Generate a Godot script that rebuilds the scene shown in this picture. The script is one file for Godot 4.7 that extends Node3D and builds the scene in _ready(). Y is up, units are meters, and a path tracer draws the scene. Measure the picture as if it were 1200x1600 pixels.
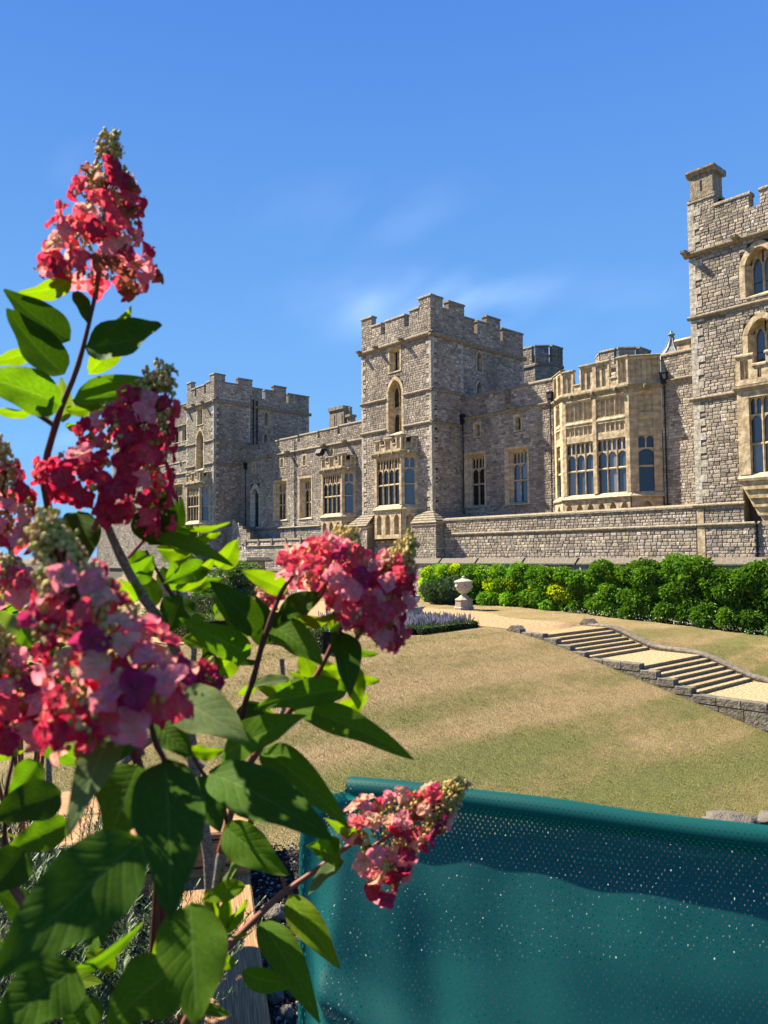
extends Node3D

var rng := RandomNumberGenerator.new()
var cam: Camera3D
var M := {}
var stone_mesh: ArrayMesh
var stone_pal := []
var stone_mats := []
const YAW := 48.4

# ---------------------------------------------------------------- mesh building
class MB:
	var st := SurfaceTool.new()
	func _init():
		st.begin(Mesh.PRIMITIVE_TRIANGLES)
	func vert(p: Vector3, n: Vector3, c: Color, uv := Vector2.ZERO):
		st.set_normal(n)
		st.set_color(c)
		st.set_uv(uv)
		st.add_vertex(p)
	func tri(a: Vector3, b: Vector3, c: Vector3, col: Color):
		var n := (b - a).cross(c - a).normalized()
		vert(a, n, col)
		vert(c, n, col)
		vert(b, n, col)
	func quad(a: Vector3, b: Vector3, c: Vector3, d: Vector3, col: Color):
		tri(a, b, c, col)
		tri(a, c, d, col)
	func box(T: Transform3D, lo: Vector3, hi: Vector3, col := Color.WHITE):
		var p := []
		for i in 8:
			p.append(T * Vector3(hi.x if i & 1 else lo.x, hi.y if i & 2 else lo.y, hi.z if i & 4 else lo.z))
		quad(p[4], p[5], p[7], p[6], col)
		quad(p[1], p[0], p[2], p[3], col)
		quad(p[5], p[1], p[3], p[7], col)
		quad(p[0], p[4], p[6], p[2], col)
		quad(p[6], p[7], p[3], p[2], col)
		quad(p[0], p[1], p[5], p[4], col)
	func cbox(T: Transform3D, lo: Vector3, hi: Vector3, b: float, col := Color.WHITE):
		# box with its front (z+) and upper edges chamfered
		var l2 := lo + Vector3(b, b, 0)
		var h2 := hi - Vector3(b, b, 0)
		var f := [Vector3(l2.x, l2.y, hi.z), Vector3(h2.x, l2.y, hi.z), Vector3(h2.x, h2.y, hi.z), Vector3(l2.x, h2.y, hi.z)]
		var m := [Vector3(lo.x, lo.y, hi.z - b), Vector3(hi.x, lo.y, hi.z - b), Vector3(hi.x, hi.y, hi.z - b), Vector3(lo.x, hi.y, hi.z - b)]
		var k := [Vector3(lo.x, lo.y, lo.z), Vector3(hi.x, lo.y, lo.z), Vector3(hi.x, hi.y, lo.z), Vector3(lo.x, hi.y, lo.z)]
		quad(T * f[0], T * f[1], T * f[2], T * f[3], col)
		for i in 4:
			var j := (i + 1) % 4
			quad(T * m[i], T * m[j], T * f[j], T * f[i], col)
			quad(T * k[i], T * k[j], T * m[j], T * m[i], col)
		quad(T * k[3], T * k[2], T * k[1], T * k[0], col)
	func prism(T: Transform3D, poly_in: PackedVector2Array, z0: float, z1: float, col := Color.WHITE):
		var poly := poly_in.duplicate()
		if Geometry2D.is_polygon_clockwise(poly):
			poly.reverse()
		var idx := Geometry2D.triangulate_polygon(poly)
		for i in range(0, idx.size(), 3):
			var a := poly[idx[i]]
			var b := poly[idx[i + 1]]
			var c := poly[idx[i + 2]]
			if (b - a).cross(c - a) < 0:
				var t := b
				b = c
				c = t
			tri(T * Vector3(a.x, a.y, z1), T * Vector3(b.x, b.y, z1), T * Vector3(c.x, c.y, z1), col)
			tri(T * Vector3(a.x, a.y, z0), T * Vector3(c.x, c.y, z0), T * Vector3(b.x, b.y, z0), col)
		for i in poly.size():
			var a := poly[i]
			var b := poly[(i + 1) % poly.size()]
			quad(T * Vector3(a.x, a.y, z0), T * Vector3(b.x, b.y, z0), T * Vector3(b.x, b.y, z1), T * Vector3(a.x, a.y, z1), col)
	# profile given as (out, up), drawn along the face from x0 to x1
	func run(T: Transform3D, prof: PackedVector2Array, x0: float, x1: float, col := Color.WHITE):
		var T2 := Transform3D(Basis(T.basis.z, T.basis.y, -T.basis.x), T.origin)
		prism(T2, prof, -x1, -x0, col)
	# plan given as (along, out), drawn upwards from y0 to y1
	func rise(T: Transform3D, plan: PackedVector2Array, y0: float, y1: float, col := Color.WHITE):
		var T2 := Transform3D(Basis(T.basis.x, T.basis.z, -T.basis.y), T.origin)
		prism(T2, plan, -y1, -y0, col)
	func grid(rows: Array, col := Color.WHITE, closed := false, cols = null):
		var nr := rows.size()
		var nc: int = rows[0].size()
		var nn := []
		for i in nr:
			var r := PackedVector3Array()
			for j in nc:
				var ja := j - 1
				var jb := j + 1
				if closed:
					ja = (j - 1 + nc - 1) % (nc - 1)
					jb = j % (nc - 1) + 1
				else:
					ja = maxi(ja, 0)
					jb = mini(jb, nc - 1)
				var dj: Vector3 = rows[i][jb] - rows[i][ja]
				var di: Vector3 = rows[mini(i + 1, nr - 1)][j] - rows[maxi(i - 1, 0)][j]
				var n := dj.cross(di)
				if n.length() < 1e-12:
					n = Vector3.UP
				r.append(n.normalized())
			nn.append(r)
		for i in nr - 1:
			for j in nc - 1:
				var q := [[i, j], [i, j + 1], [i + 1, j + 1], [i + 1, j]]
				for k in [0, 2, 1, 0, 3, 2]:
					var a: int = q[k][0]
					var b: int = q[k][1]
					vert(rows[a][b], nn[a][b], cols[a][b] if cols != null else col, Vector2(float(b) / (nc - 1), float(a) / (nr - 1)))
	func lathe(T: Transform3D, prof: Array, seg: int, col := Color.WHITE, wave := 0.0, lobes := 0):
		var rows := []
		for p in prof:
			var r := PackedVector3Array()
			for j in seg + 1:
				var a := TAU * j / seg
				var rad: float = p[0] * (1.0 + wave * cos(a * lobes) * (p[2] if p.size() > 2 else 0.0))
				r.append(T * Vector3(cos(a) * rad, p[1], -sin(a) * rad))
			rows.append(r)
		grid(rows, col, true)
	func flat_lathe(T: Transform3D, prof: Array, seg: int, col := Color.WHITE, off := 0.0):
		for i in prof.size() - 1:
			for j in seg:
				var a := TAU * j / seg + off
				var b := TAU * (j + 1) / seg + off
				var r0: float = prof[i][0]
				var r1: float = prof[i + 1][0]
				quad(T * Vector3(cos(a) * r0, prof[i][1], -sin(a) * r0), T * Vector3(cos(b) * r0, prof[i][1], -sin(b) * r0), T * Vector3(cos(b) * r1, prof[i + 1][1], -sin(b) * r1), T * Vector3(cos(a) * r1, prof[i + 1][1], -sin(a) * r1), col)
	func tube(pts: Array, radii: Array, sides := 8, col := Color.WHITE):
		var rows := []
		var up := Vector3(0.31, 0.8, 0.5).normalized()
		for i in pts.size():
			var t: Vector3 = (pts[mini(i + 1, pts.size() - 1)] - pts[maxi(i - 1, 0)]).normalized()
			var s := t.cross(up).normalized()
			up = s.cross(t).normalized()
			var r := PackedVector3Array()
			for j in sides + 1:
				var a := TAU * j / sides
				r.append(pts[i] + (s * cos(a) + up * sin(a)) * radii[i])
			rows.append(r)
		grid(rows, col, true)
	func mesh() -> ArrayMesh:
		return st.commit()

# ---------------------------------------------------------------- nodes
func tag(o: Node, label: String, category: String, group := ""):
	o.set_meta("label", label)
	o.set_meta("category", category)
	if group:
		o.set_meta("group", group)

func thing(called: String, at: Vector3, label: String, category: String, group := "") -> Node3D:
	var o := Node3D.new()
	o.name = called
	add_child(o, true)
	o.position = at
	o.set_meta("base", at)
	tag(o, label, category, group)
	return o

func put(parent: Node3D, called: String, mb: MB, m: Material) -> MeshInstance3D:
	return put_mesh(parent, called, mb.mesh(), m)

func put_mesh(parent: Node3D, called: String, mesh: Mesh, m: Material, xf := Transform3D()) -> MeshInstance3D:
	var o := MeshInstance3D.new()
	o.name = called
	o.mesh = mesh
	o.material_override = m
	parent.add_child(o, true)
	o.transform = xf
	if parent.has_meta("base"):
		o.position -= parent.get_meta("base")
	return o

func sub(parent: Node3D, called: String) -> Node3D:
	var o := Node3D.new()
	o.name = called
	parent.add_child(o, true)
	if parent.has_meta("base"):
		o.position = -parent.get_meta("base")
	return o

func scatter(parent: Node3D, called: String, mesh: Mesh, m: Material, xfs: Array, cols = null) -> MultiMeshInstance3D:
	var mm := MultiMesh.new()
	mm.transform_format = MultiMesh.TRANSFORM_3D
	mm.use_colors = cols != null
	mm.mesh = mesh
	mm.instance_count = xfs.size()
	for i in xfs.size():
		mm.set_instance_transform(i, xfs[i])
		if cols != null:
			mm.set_instance_color(i, cols[i])
	var o := MultiMeshInstance3D.new()
	o.name = called
	o.multimesh = mm
	o.material_override = m
	o.set_meta("kind", "stuff")
	parent.add_child(o, true)
	if parent.has_meta("base"):
		o.position = -parent.get_meta("base")
	return o

func structure(called: String, mb: MB, m: Material) -> MeshInstance3D:
	var o := put_mesh(self, called, mb.mesh(), m)
	o.set_meta("kind", "structure")
	return o

# ---------------------------------------------------------------- surveying: from the photograph's sight lines to places
func sight(px: float, py: float) -> Vector3:
	return cam.basis * Vector3((px - 600.0) / 1200.0, -(py - 800.0) / 1200.0, -1.0)
func at(px: float, py: float, depth: float) -> Vector3:
	return cam.position + sight(px, py) * depth
func on_level(px: float, py: float, y: float) -> Vector3:
	var d := sight(px, py)
	return d * (y / d.y)
func to_pix(p: Vector3) -> Vector3:
	var c := cam.basis.inverse() * (p - cam.position)
	return Vector3(600.0 + 1200.0 * c.x / -c.z, 800.0 - 1200.0 * c.y / -c.z, -c.z)

func front(z: float) -> Transform3D:
	return Transform3D(Basis(), Vector3(0, 0, z))
func east(x: float) -> Transform3D:   # a face that looks along +x; its own x runs along -z
	return Transform3D(Basis(Vector3(0, 0, -1), Vector3.UP, Vector3(1, 0, 0)), Vector3(x, 0, 0))
func between(a: Vector3, b: Vector3) -> Transform3D:
	var x := (b - a)
	x.y = 0
	x = x.normalized()
	return Transform3D(Basis(x, Vector3.UP, x.cross(Vector3.UP)), Vector3(a.x, 0, a.z))

# ---------------------------------------------------------------- materials
func noise_image(sd: int, n: int, freq: float, oct: int, dark: Color, light: Color, contrast := 1.0, kind := FastNoiseLite.TYPE_SIMPLEX_SMOOTH) -> Image:
	var f := FastNoiseLite.new()
	f.seed = sd
	f.noise_type = kind
	f.frequency = freq
	f.fractal_octaves = oct
	var src := f.get_seamless_image(n, n)
	var im := Image.create(n, n, false, Image.FORMAT_RGB8)
	for y in n:
		for x in n:
			var v := clampf((src.get_pixel(x, y).r - 0.5) * contrast + 0.5, 0.0, 1.0)
			im.set_pixel(x, y, dark.lerp(light, v))
	return im

func tex(im: Image) -> ImageTexture:
	return ImageTexture.create_from_image(im)

func mat(called: String, lin: Color, rough := 0.9, t: Texture2D = null, size := 1.0, bump: Texture2D = null, depth := 1.0) -> StandardMaterial3D:
	var m := StandardMaterial3D.new()
	m.resource_name = called
	m.albedo_color = lin.linear_to_srgb()
	m.roughness = rough
	m.metallic_specular = 0.35
	m.vertex_color_use_as_albedo = true
	if t or bump:
		m.uv1_triplanar = true
		m.uv1_world_triplanar = true
		m.uv1_scale = Vector3.ONE / size
	if t:
		m.albedo_texture = t
	if bump:
		m.heightmap_enabled = true
		m.heightmap_texture = bump
		m.heightmap_scale = depth
	M[called] = m
	return m

func make_materials():
	var grime := tex(noise_image(3, 512, 0.012, 6, Color(0.72, 0.7, 0.67), Color(1, 1, 1), 1.6))
	var fine := tex(noise_image(5, 512, 0.05, 5, Color(0.8, 0.79, 0.77), Color(1, 1, 1), 1.6))
	var rough := tex(noise_image(9, 256, 0.06, 5, Color.BLACK, Color.WHITE, 1.4))
	mat("stone", Color(1, 1, 1), 0.92, fine, 1.6, rough, 2.5)
	mat("mortar", Color(0.23, 0.2, 0.16), 0.95, fine, 1.2, rough, 2.0)
	mat("ashlar", Color(0.6, 0.49, 0.32), 0.85, grime, 3.5, rough, 0.8)
	mat("coping", Color(0.33, 0.285, 0.215), 0.9, grime, 2.2, rough, 1.5)
	mat("quoin", Color(0.56, 0.52, 0.45), 0.88, grime, 2.4, rough, 0.8)
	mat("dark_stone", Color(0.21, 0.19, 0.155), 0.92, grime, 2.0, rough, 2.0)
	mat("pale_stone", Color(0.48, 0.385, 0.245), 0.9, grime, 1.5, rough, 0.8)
	mat("white_stone", Color(0.52, 0.485, 0.42), 0.8, grime, 1.0, rough, 0.6)
	mat("iron", Color(0.015, 0.017, 0.02), 0.6)
	mat("lead", Color(0.27, 0.3, 0.31), 0.55, grime, 2.0)
	mat("timber_door", Color(0.75, 0.73, 0.68), 0.6)
	var g := mat("glass_blue", Color(0.055, 0.07, 0.085), 0.03)
	g.metallic_specular = 0.9
	g = mat("glass_blind", Color(0.15, 0.17, 0.19), 0.05)
	g.metallic_specular = 0.8
	g = mat("glass_dark", Color(0.012, 0.012, 0.013), 0.04)
	g.metallic_specular = 0.6
	var sand := tex(noise_image(21, 512, 0.03, 6, Color(0.66, 0.63, 0.58), Color(1, 1, 1), 2.0))
	mat("paving", Color(0.47, 0.37, 0.225), 0.92, sand, 2.2, rough, 0.8)
	mat("path", Color(0.45, 0.315, 0.175), 0.95, sand, 3.0, rough, 1.0)
	var blades := tex(noise_image(31, 512, 0.09, 4, Color(0.42, 0.4, 0.35), Color(1, 1, 1), 2.6))
	mat("lawn", Color(1, 1, 1), 0.95, blades, 2.3, tex(noise_image(33, 512, 0.1, 4, Color.BLACK, Color.WHITE, 1.6)), 2.0)
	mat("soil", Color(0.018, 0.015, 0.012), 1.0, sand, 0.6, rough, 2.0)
	mat("ground", Color(0.10, 0.10, 0.045), 1.0, blades, 4.0)
	# foliage
	for d in [["leaf_dark", Color(0.085, 0.17, 0.022)], ["leaf_lime", Color(0.33, 0.42, 0.02)], ["leaf_grey", Color(0.1, 0.15, 0.1)], ["leaf_box", Color(0.06, 0.12, 0.025)]]:
		var m := mat(d[0], d[1], 0.5)
		m.backlight_enabled = true
		m.backlight = Color(0.75, 0.8, 0.3)
	stone_pal = [Color(0.370, 0.319, 0.261), Color(0.408, 0.356, 0.291), Color(0.325, 0.283, 0.236), Color(0.463, 0.410, 0.342), Color(0.354, 0.315, 0.268), Color(0.536, 0.478, 0.398), Color(0.281, 0.247, 0.211), Color(0.412, 0.346, 0.266), Color(0.399, 0.351, 0.295), Color(0.475, 0.394, 0.288), Color(0.372, 0.328, 0.277), Color(0.235, 0.208, 0.180)]
	for c in stone_pal:
		var m: StandardMaterial3D = M.stone.duplicate()
		m.albedo_color = c.linear_to_srgb()
		stone_mats.append(m)
	# one rough-faced block
	var mb := MB.new()
	var k := [Vector3(-0.5, -0.5, 0), Vector3(0.5, -0.5, 0), Vector3(0.5, 0.5, 0), Vector3(-0.5, 0.5, 0)]
	var f := [Vector3(-0.42, -0.38, 0.85), Vector3(0.4, -0.4, 1.0), Vector3(0.43, 0.37, 0.9), Vector3(-0.4, 0.4, 0.95)]
	var mid := Vector3(0.03, 0.02, 1.12)
	for i in 4:
		var j := (i + 1) % 4
		mb.quad(k[i], k[j], f[j], f[i], Color.WHITE)
		mb.tri(f[i], f[j], mid, Color.WHITE)
	stone_mesh = mb.mesh()

# ---------------------------------------------------------------- masonry
func cut(spans: Array, a: float, b: float) -> Array:
	var out := []
	for s in spans:
		if b <= s[0] or a >= s[1]:
			out.append(s)
			continue
		if a > s[0]:
			out.append([s[0], a])
		if b < s[1]:
			out.append([b, s[1]])
	return out

var weather_noise: FastNoiseLite
func weather(p: Vector3) -> float:   # slow change of tone over a wall: soot, rain streaks, repairs
	if weather_noise == null:
		weather_noise = FastNoiseLite.new()
		weather_noise.seed = 14
		weather_noise.frequency = 0.25
		weather_noise.fractal_octaves = 3
	return 1.02 + 0.5 * weather_noise.get_noise_3d(p.x, p.y * 0.35, p.z)

# lays coursed blocks on a face, leaving out the rectangles in holes ([x0, y0, x1, y1]); list gets [Transform3D, palette index, tint]
func lay(list: Array, T: Transform3D, x0: float, x1: float, y0: float, y1: float, holes: Array, course := 0.21, wide := 0.37, proud := 0.036):
	var y := y0
	while y < y1 - 0.06:
		var h := course * rng.randf_range(0.8, 1.2)
		if y + h > y1 - 0.08:
			h = y1 - y
		var spans := [[x0, x1]]
		for q in holes:
			if y + h * 0.85 > q[1] and y + h * 0.15 < q[3]:
				spans = cut(spans, q[0], q[2])
		for s in spans:
			var x: float = s[0]
			while x < s[1] - 0.03:
				var w := wide * rng.randf_range(0.55, 1.5)
				if x + w > s[1] - 0.14:
					w = s[1] - x
				var nx := maxi(1, 2 if rng.randf() < 0.1 and w > 0.3 else 1)
				for k in nx:
					var hh := h / nx
					var p := rng.randf_range(0.5, 1.0) * proud
					var b := Basis.from_euler(Vector3(rng.randf_range(-0.06, 0.06), rng.randf_range(-0.06, 0.06), rng.randf_range(-0.015, 0.015))) * Basis.from_scale(Vector3(maxf(w - 0.022, 0.03), maxf(hh - 0.022, 0.03), p))
					list.append([T * Transform3D(b, Vector3(x + w * 0.5, y + hh * (k + 0.5), 0.0)), rng.randi() % stone_pal.size(), rng.randf_range(0.83, 1.19) * weather(T * Vector3(x, y, 0))])
				x += w
		y += h

func set_stones(list: Array, wall: Node3D, singles := 0, tone := 1.0):
	var rest := list
	if singles > 0:
		var order := []
		for i in list.size():
			var p := to_pix(list[i][0].origin)
			if p.x > 0 and p.x < 1200 and p.y > 0 and p.y < 1600:
				order.append([p.z / maxf(0.1, list[i][0].basis.x.length()), i])
		order.sort()
		var taken := {}
		for k in mini(singles, order.size()):
			taken[order[k][1]] = true
		rest = []
		for i in list.size():
			if taken.has(i):
				put_mesh(wall, "stone", stone_mesh, stone_mats[list[i][1]], list[i][0])
			else:
				rest.append(list[i])
	var xf := []
	var cols := []
	for s in rest:
		xf.append(s[0])
		var c: Color = stone_pal[s[1]] * (s[2] * tone)
		cols.append(Color(c.r, c.g, c.b, 1))
	scatter(wall, "small_stones", stone_mesh, M.stone, xf, cols)

# a wall sheet 0.7 m thick with openings
func backing(mb: MB, T: Transform3D, x0: float, x1: float, y0: float, y1: float, holes: Array, thick := 0.7):
	var ys := [y0, y1]
	for q in holes:
		for v in [q[1], q[3]]:
			if v > y0 and v < y1 and not ys.has(v):
				ys.append(v)
	ys.sort()
	for i in ys.size() - 1:
		var m: float = (ys[i] + ys[i + 1]) * 0.5
		var spans := [[x0, x1]]
		for q in holes:
			if m > q[1] and m < q[3]:
				spans = cut(spans, q[0], q[2])
		for s in spans:
			mb.box(T, Vector3(s[0], ys[i], -thick), Vector3(s[1], ys[i + 1], 0), Color.WHITE)

func string_course(par: Node3D, T: Transform3D, x0: float, x1: float, y: float, h := 0.3, d := 0.2, m := "coping"):
	var mb := MB.new()
	mb.run(T, PackedVector2Array([Vector2(-0.05, y - h), Vector2(d * 0.45, y - h), Vector2(d, y - h * 0.55), Vector2(d, y - h * 0.3), Vector2(0.02, y + 0.02), Vector2(-0.05, y + 0.02)]), x0, x1)
	put(par, "string_course", mb, M[m])

# parapet pieces: [x0, x1, top]; each a merlon with its own coping
func parapet(par: Node3D, list: Array, T: Transform3D, base: float, pieces: Array, thick := 0.6, cheeks := true):
	for p in pieces:
		var mb := MB.new()
		mb.box(T, Vector3(p[0], base, -thick), Vector3(p[1], p[2] - 0.2, 0))
		var o := put(par, "merlon", mb, M.mortar)
		lay(list, T, p[0] + 0.01, p[1] - 0.01, base, p[2] - 0.2, [])
		if cheeks:
			var T2 := Transform3D(Basis(-T.basis.z, T.basis.y, T.basis.x), T * Vector3(p[1], 0, 0))
			lay(list, T2, 0.0, thick, base, p[2] - 0.2, [])
		mb = MB.new()
		var e := 0.09
		var tp: float = p[2]
		mb.run(T, PackedVector2Array([Vector2(-thick - e, tp - 0.2), Vector2(e, tp - 0.2), Vector2(e, tp - 0.11), Vector2(e * 0.3, tp), Vector2(-thick - e * 0.3, tp), Vector2(-thick - e, tp - 0.11)]), p[0] - e * 0.7, p[1] + e * 0.7)
		put(o, "coping", mb, M.coping)

func quoins(par: Node3D, T: Transform3D, x: float, dirn: float, y0: float, y1: float, stones: Array, small := 0.32, big := 0.68, step := 0.47):
	var y := y0
	var k := 0
	while y < y1 - 0.1:
		var h := minf(step * rng.randf_range(0.9, 1.1), y1 - y)
		var w := big * rng.randf_range(0.9, 1.1) if k % 2 else small * rng.randf_range(0.9, 1.1)
		var a := minf(x, x + dirn * w)
		var b := maxf(x, x + dirn * w)
		var mb := MB.new()
		var t := rng.randf_range(0.82, 1.08)
		mb.cbox(T, Vector3(a, y + 0.006, -0.3), Vector3(b, y + h - 0.006, 0.055), 0.012, Color(t, t, t * rng.randf_range(0.94, 1.02)))
		put(par, "quoin", mb, M.quoin)
		stones.append([a, y, b, y + h])
		y += h
		k += 1

# ---------------------------------------------------------------- windows
func arch_pts(cx: float, hw: float, ys: float, ya: float, n := 7) -> PackedVector2Array:
	var out := PackedVector2Array()
	for i in 2 * n + 1:
		var u := float(i) / n - 1.0
		out.append(Vector2(cx + hw * u, ys + (ya - ys) * pow(maxf(0.0, 1.0 - pow(absf(u), 1.75)), 0.72)))
	return out

# mullions, transom, tracery and panes of one opening
func lights(par: Node3D, T: Transform3D, xa: float, xb: float, ya: float, yb: float, n: int, ytr: float, z: float, glass: String, sd := 0.12, tracery := true):
	var w := (xb - xa) / n
	var z0 := z - 0.2
	for i in range(1, n):
		var mb := MB.new()
		var x := xa + w * i
		mb.rise(T, PackedVector2Array([Vector2(x - sd * 0.5, z0), Vector2(x + sd * 0.5, z0), Vector2(x + sd * 0.5, z - 0.06), Vector2(x + sd * 0.18, z), Vector2(x - sd * 0.18, z), Vector2(x - sd * 0.5, z - 0.06)]), ya, yb)
		put(par, "mullion", mb, M.ashlar)
	if ytr > 0:
		var mb := MB.new()
		mb.run(T, PackedVector2Array([Vector2(z0 + 0.01, ytr - 0.08), Vector2(z - 0.03, ytr - 0.08), Vector2(z - 0.015, ytr), Vector2(z - 0.06, ytr + 0.08), Vector2(z0 + 0.01, ytr + 0.08)]), xa, xb)
		put(par, "transom", mb, M.ashlar)
	var htr := (yb - ya) * 0.24 if tracery else 0.0
	var yt := yb - htr
	for i in n:
		var a := xa + w * i + (sd * 0.5 if i > 0 else 0.0)
		var b := xa + w * (i + 1) - (sd * 0.5 if i < n - 1 else 0.0)
		var cx := (a + b) * 0.5
		var hw := (b - a) * 0.5
		if tracery:
			var mb := MB.new()
			# pointed head of the main light
			var ar := arch_pts(cx, hw, yt - 0.32, yt, 5)
			var poly := PackedVector2Array(ar)
			poly.append(Vector2(b, yt + 0.1))
			poly.append(Vector2(a, yt + 0.1))
			mb.prism(T, poly, z0 + 0.02, z - 0.05)
			# two small lights above
			mb.box(T, Vector3(cx - 0.05, yt + 0.1, z0 + 0.02), Vector3(cx + 0.05, yb, z - 0.05))
			for sgn in [-1, 1]:
				var c2: float = cx + sgn * (hw * 0.5 + 0.02)
				var h2 := hw * 0.5 - 0.025
				var p2 := arch_pts(c2, h2, yb - 0.22, yb - 0.04, 4)
				p2.append(Vector2(c2 + h2, yb))
				p2.append(Vector2(c2 - h2, yb))
				mb.prism(T, p2, z0 + 0.025, z - 0.055)
			put(par, "tracery", mb, M.ashlar)
		var cuts := [ya, yb]
		if ytr > 0:
			cuts = [ya, ytr - 0.08, ytr + 0.08, yb]
		for k in range(0, cuts.size(), 2):
			var mb := MB.new()
			var zz := z0 + 0.03
			var pc := Vector3((a + b) * 0.5, (cuts[k] + cuts[k + 1]) * 0.5, zz - 0.012)
			var wob := Transform3D(Basis.from_euler(Vector3(rng.randfn() * 0.004, rng.randfn() * 0.006, 0)), pc)
			mb.box(T * wob, Vector3(a - pc.x - 0.003, cuts[k] - pc.y, -0.02), Vector3(b - pc.x + 0.003, cuts[k + 1] - pc.y, 0.0))
			put(par, "pane", mb, M["glass_blind" if glass == "glass_blue" and rng.randf() < 0.22 else glass])
			# iron frame round the pane
			mb = MB.new()
			var fr := 0.028
			mb.box(T, Vector3(a + 0.001, cuts[k] + 0.001, zz - 0.03), Vector3(a + fr, cuts[k + 1], zz + 0.02))
			mb.box(T, Vector3(b - fr, cuts[k] + 0.001, zz - 0.03), Vector3(b - 0.001, cuts[k + 1], zz + 0.02))
			mb.box(T, Vector3(a + fr, cuts[k] + 0.001, zz - 0.03), Vector3(b - fr, cuts[k] + fr * 1.6, zz + 0.02))
			put(par, "pane_frame", mb, M.iron)

# square-headed window with splayed reveals
func window(par: Node3D, holes: Array, T: Transform3D, x0: float, x1: float, y0: float, y1: float, edge: float, splay: float, rec: float, n: int, ytr: float, glass: String, tracery := true):
	holes.append([x0, y0, x1, y1])
	var mb := MB.new()
	var xa := x0 + edge + splay
	var xb := x1 - edge - splay
	mb.rise(T, PackedVector2Array([Vector2(x0, -rec - 0.2), Vector2(xa, -rec - 0.2), Vector2(xa, -rec), Vector2(x0 + edge + splay * 0.5, -rec * 0.55), Vector2(x0 + edge + splay * 0.45, -rec * 0.35), Vector2(x0 + edge, 0.05), Vector2(x0, 0.05)]), y0 + 0.001, y1 - 0.001)
	mb.rise(T, PackedVector2Array([Vector2(x1, -rec - 0.2), Vector2(x1, 0.05), Vector2(x1 - edge, 0.05), Vector2(x1 - edge - splay * 0.45, -rec * 0.35), Vector2(x1 - edge - splay * 0.5, -rec * 0.55), Vector2(xb, -rec), Vector2(xb, -rec - 0.2)]), y0 + 0.001, y1 - 0.001)
	var yt := y1 - edge - splay * 0.7
	mb.run(T, PackedVector2Array([Vector2(-rec - 0.2, y1), Vector2(0.054, y1), Vector2(0.054, y1 - edge), Vector2(-rec * 0.5, yt + 0.12), Vector2(-rec, yt), Vector2(-rec - 0.2, yt)]), x0 + 0.002, x1 - 0.002)
	mb.run(T, PackedVector2Array([Vector2(-rec - 0.2, y0), Vector2(0.09, y0), Vector2(0.09, y0 + 0.08), Vector2(-rec, y0 + 0.3), Vector2(-rec - 0.2, y0 + 0.3)]), x0 + 0.002, x1 - 0.002)
	var o := put(par, "window", mb, M.ashlar)
	lights(o, T, xa, xb, y0 + 0.3, yt, n, ytr, -rec, glass, 0.13, tracery)
	return o

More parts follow.
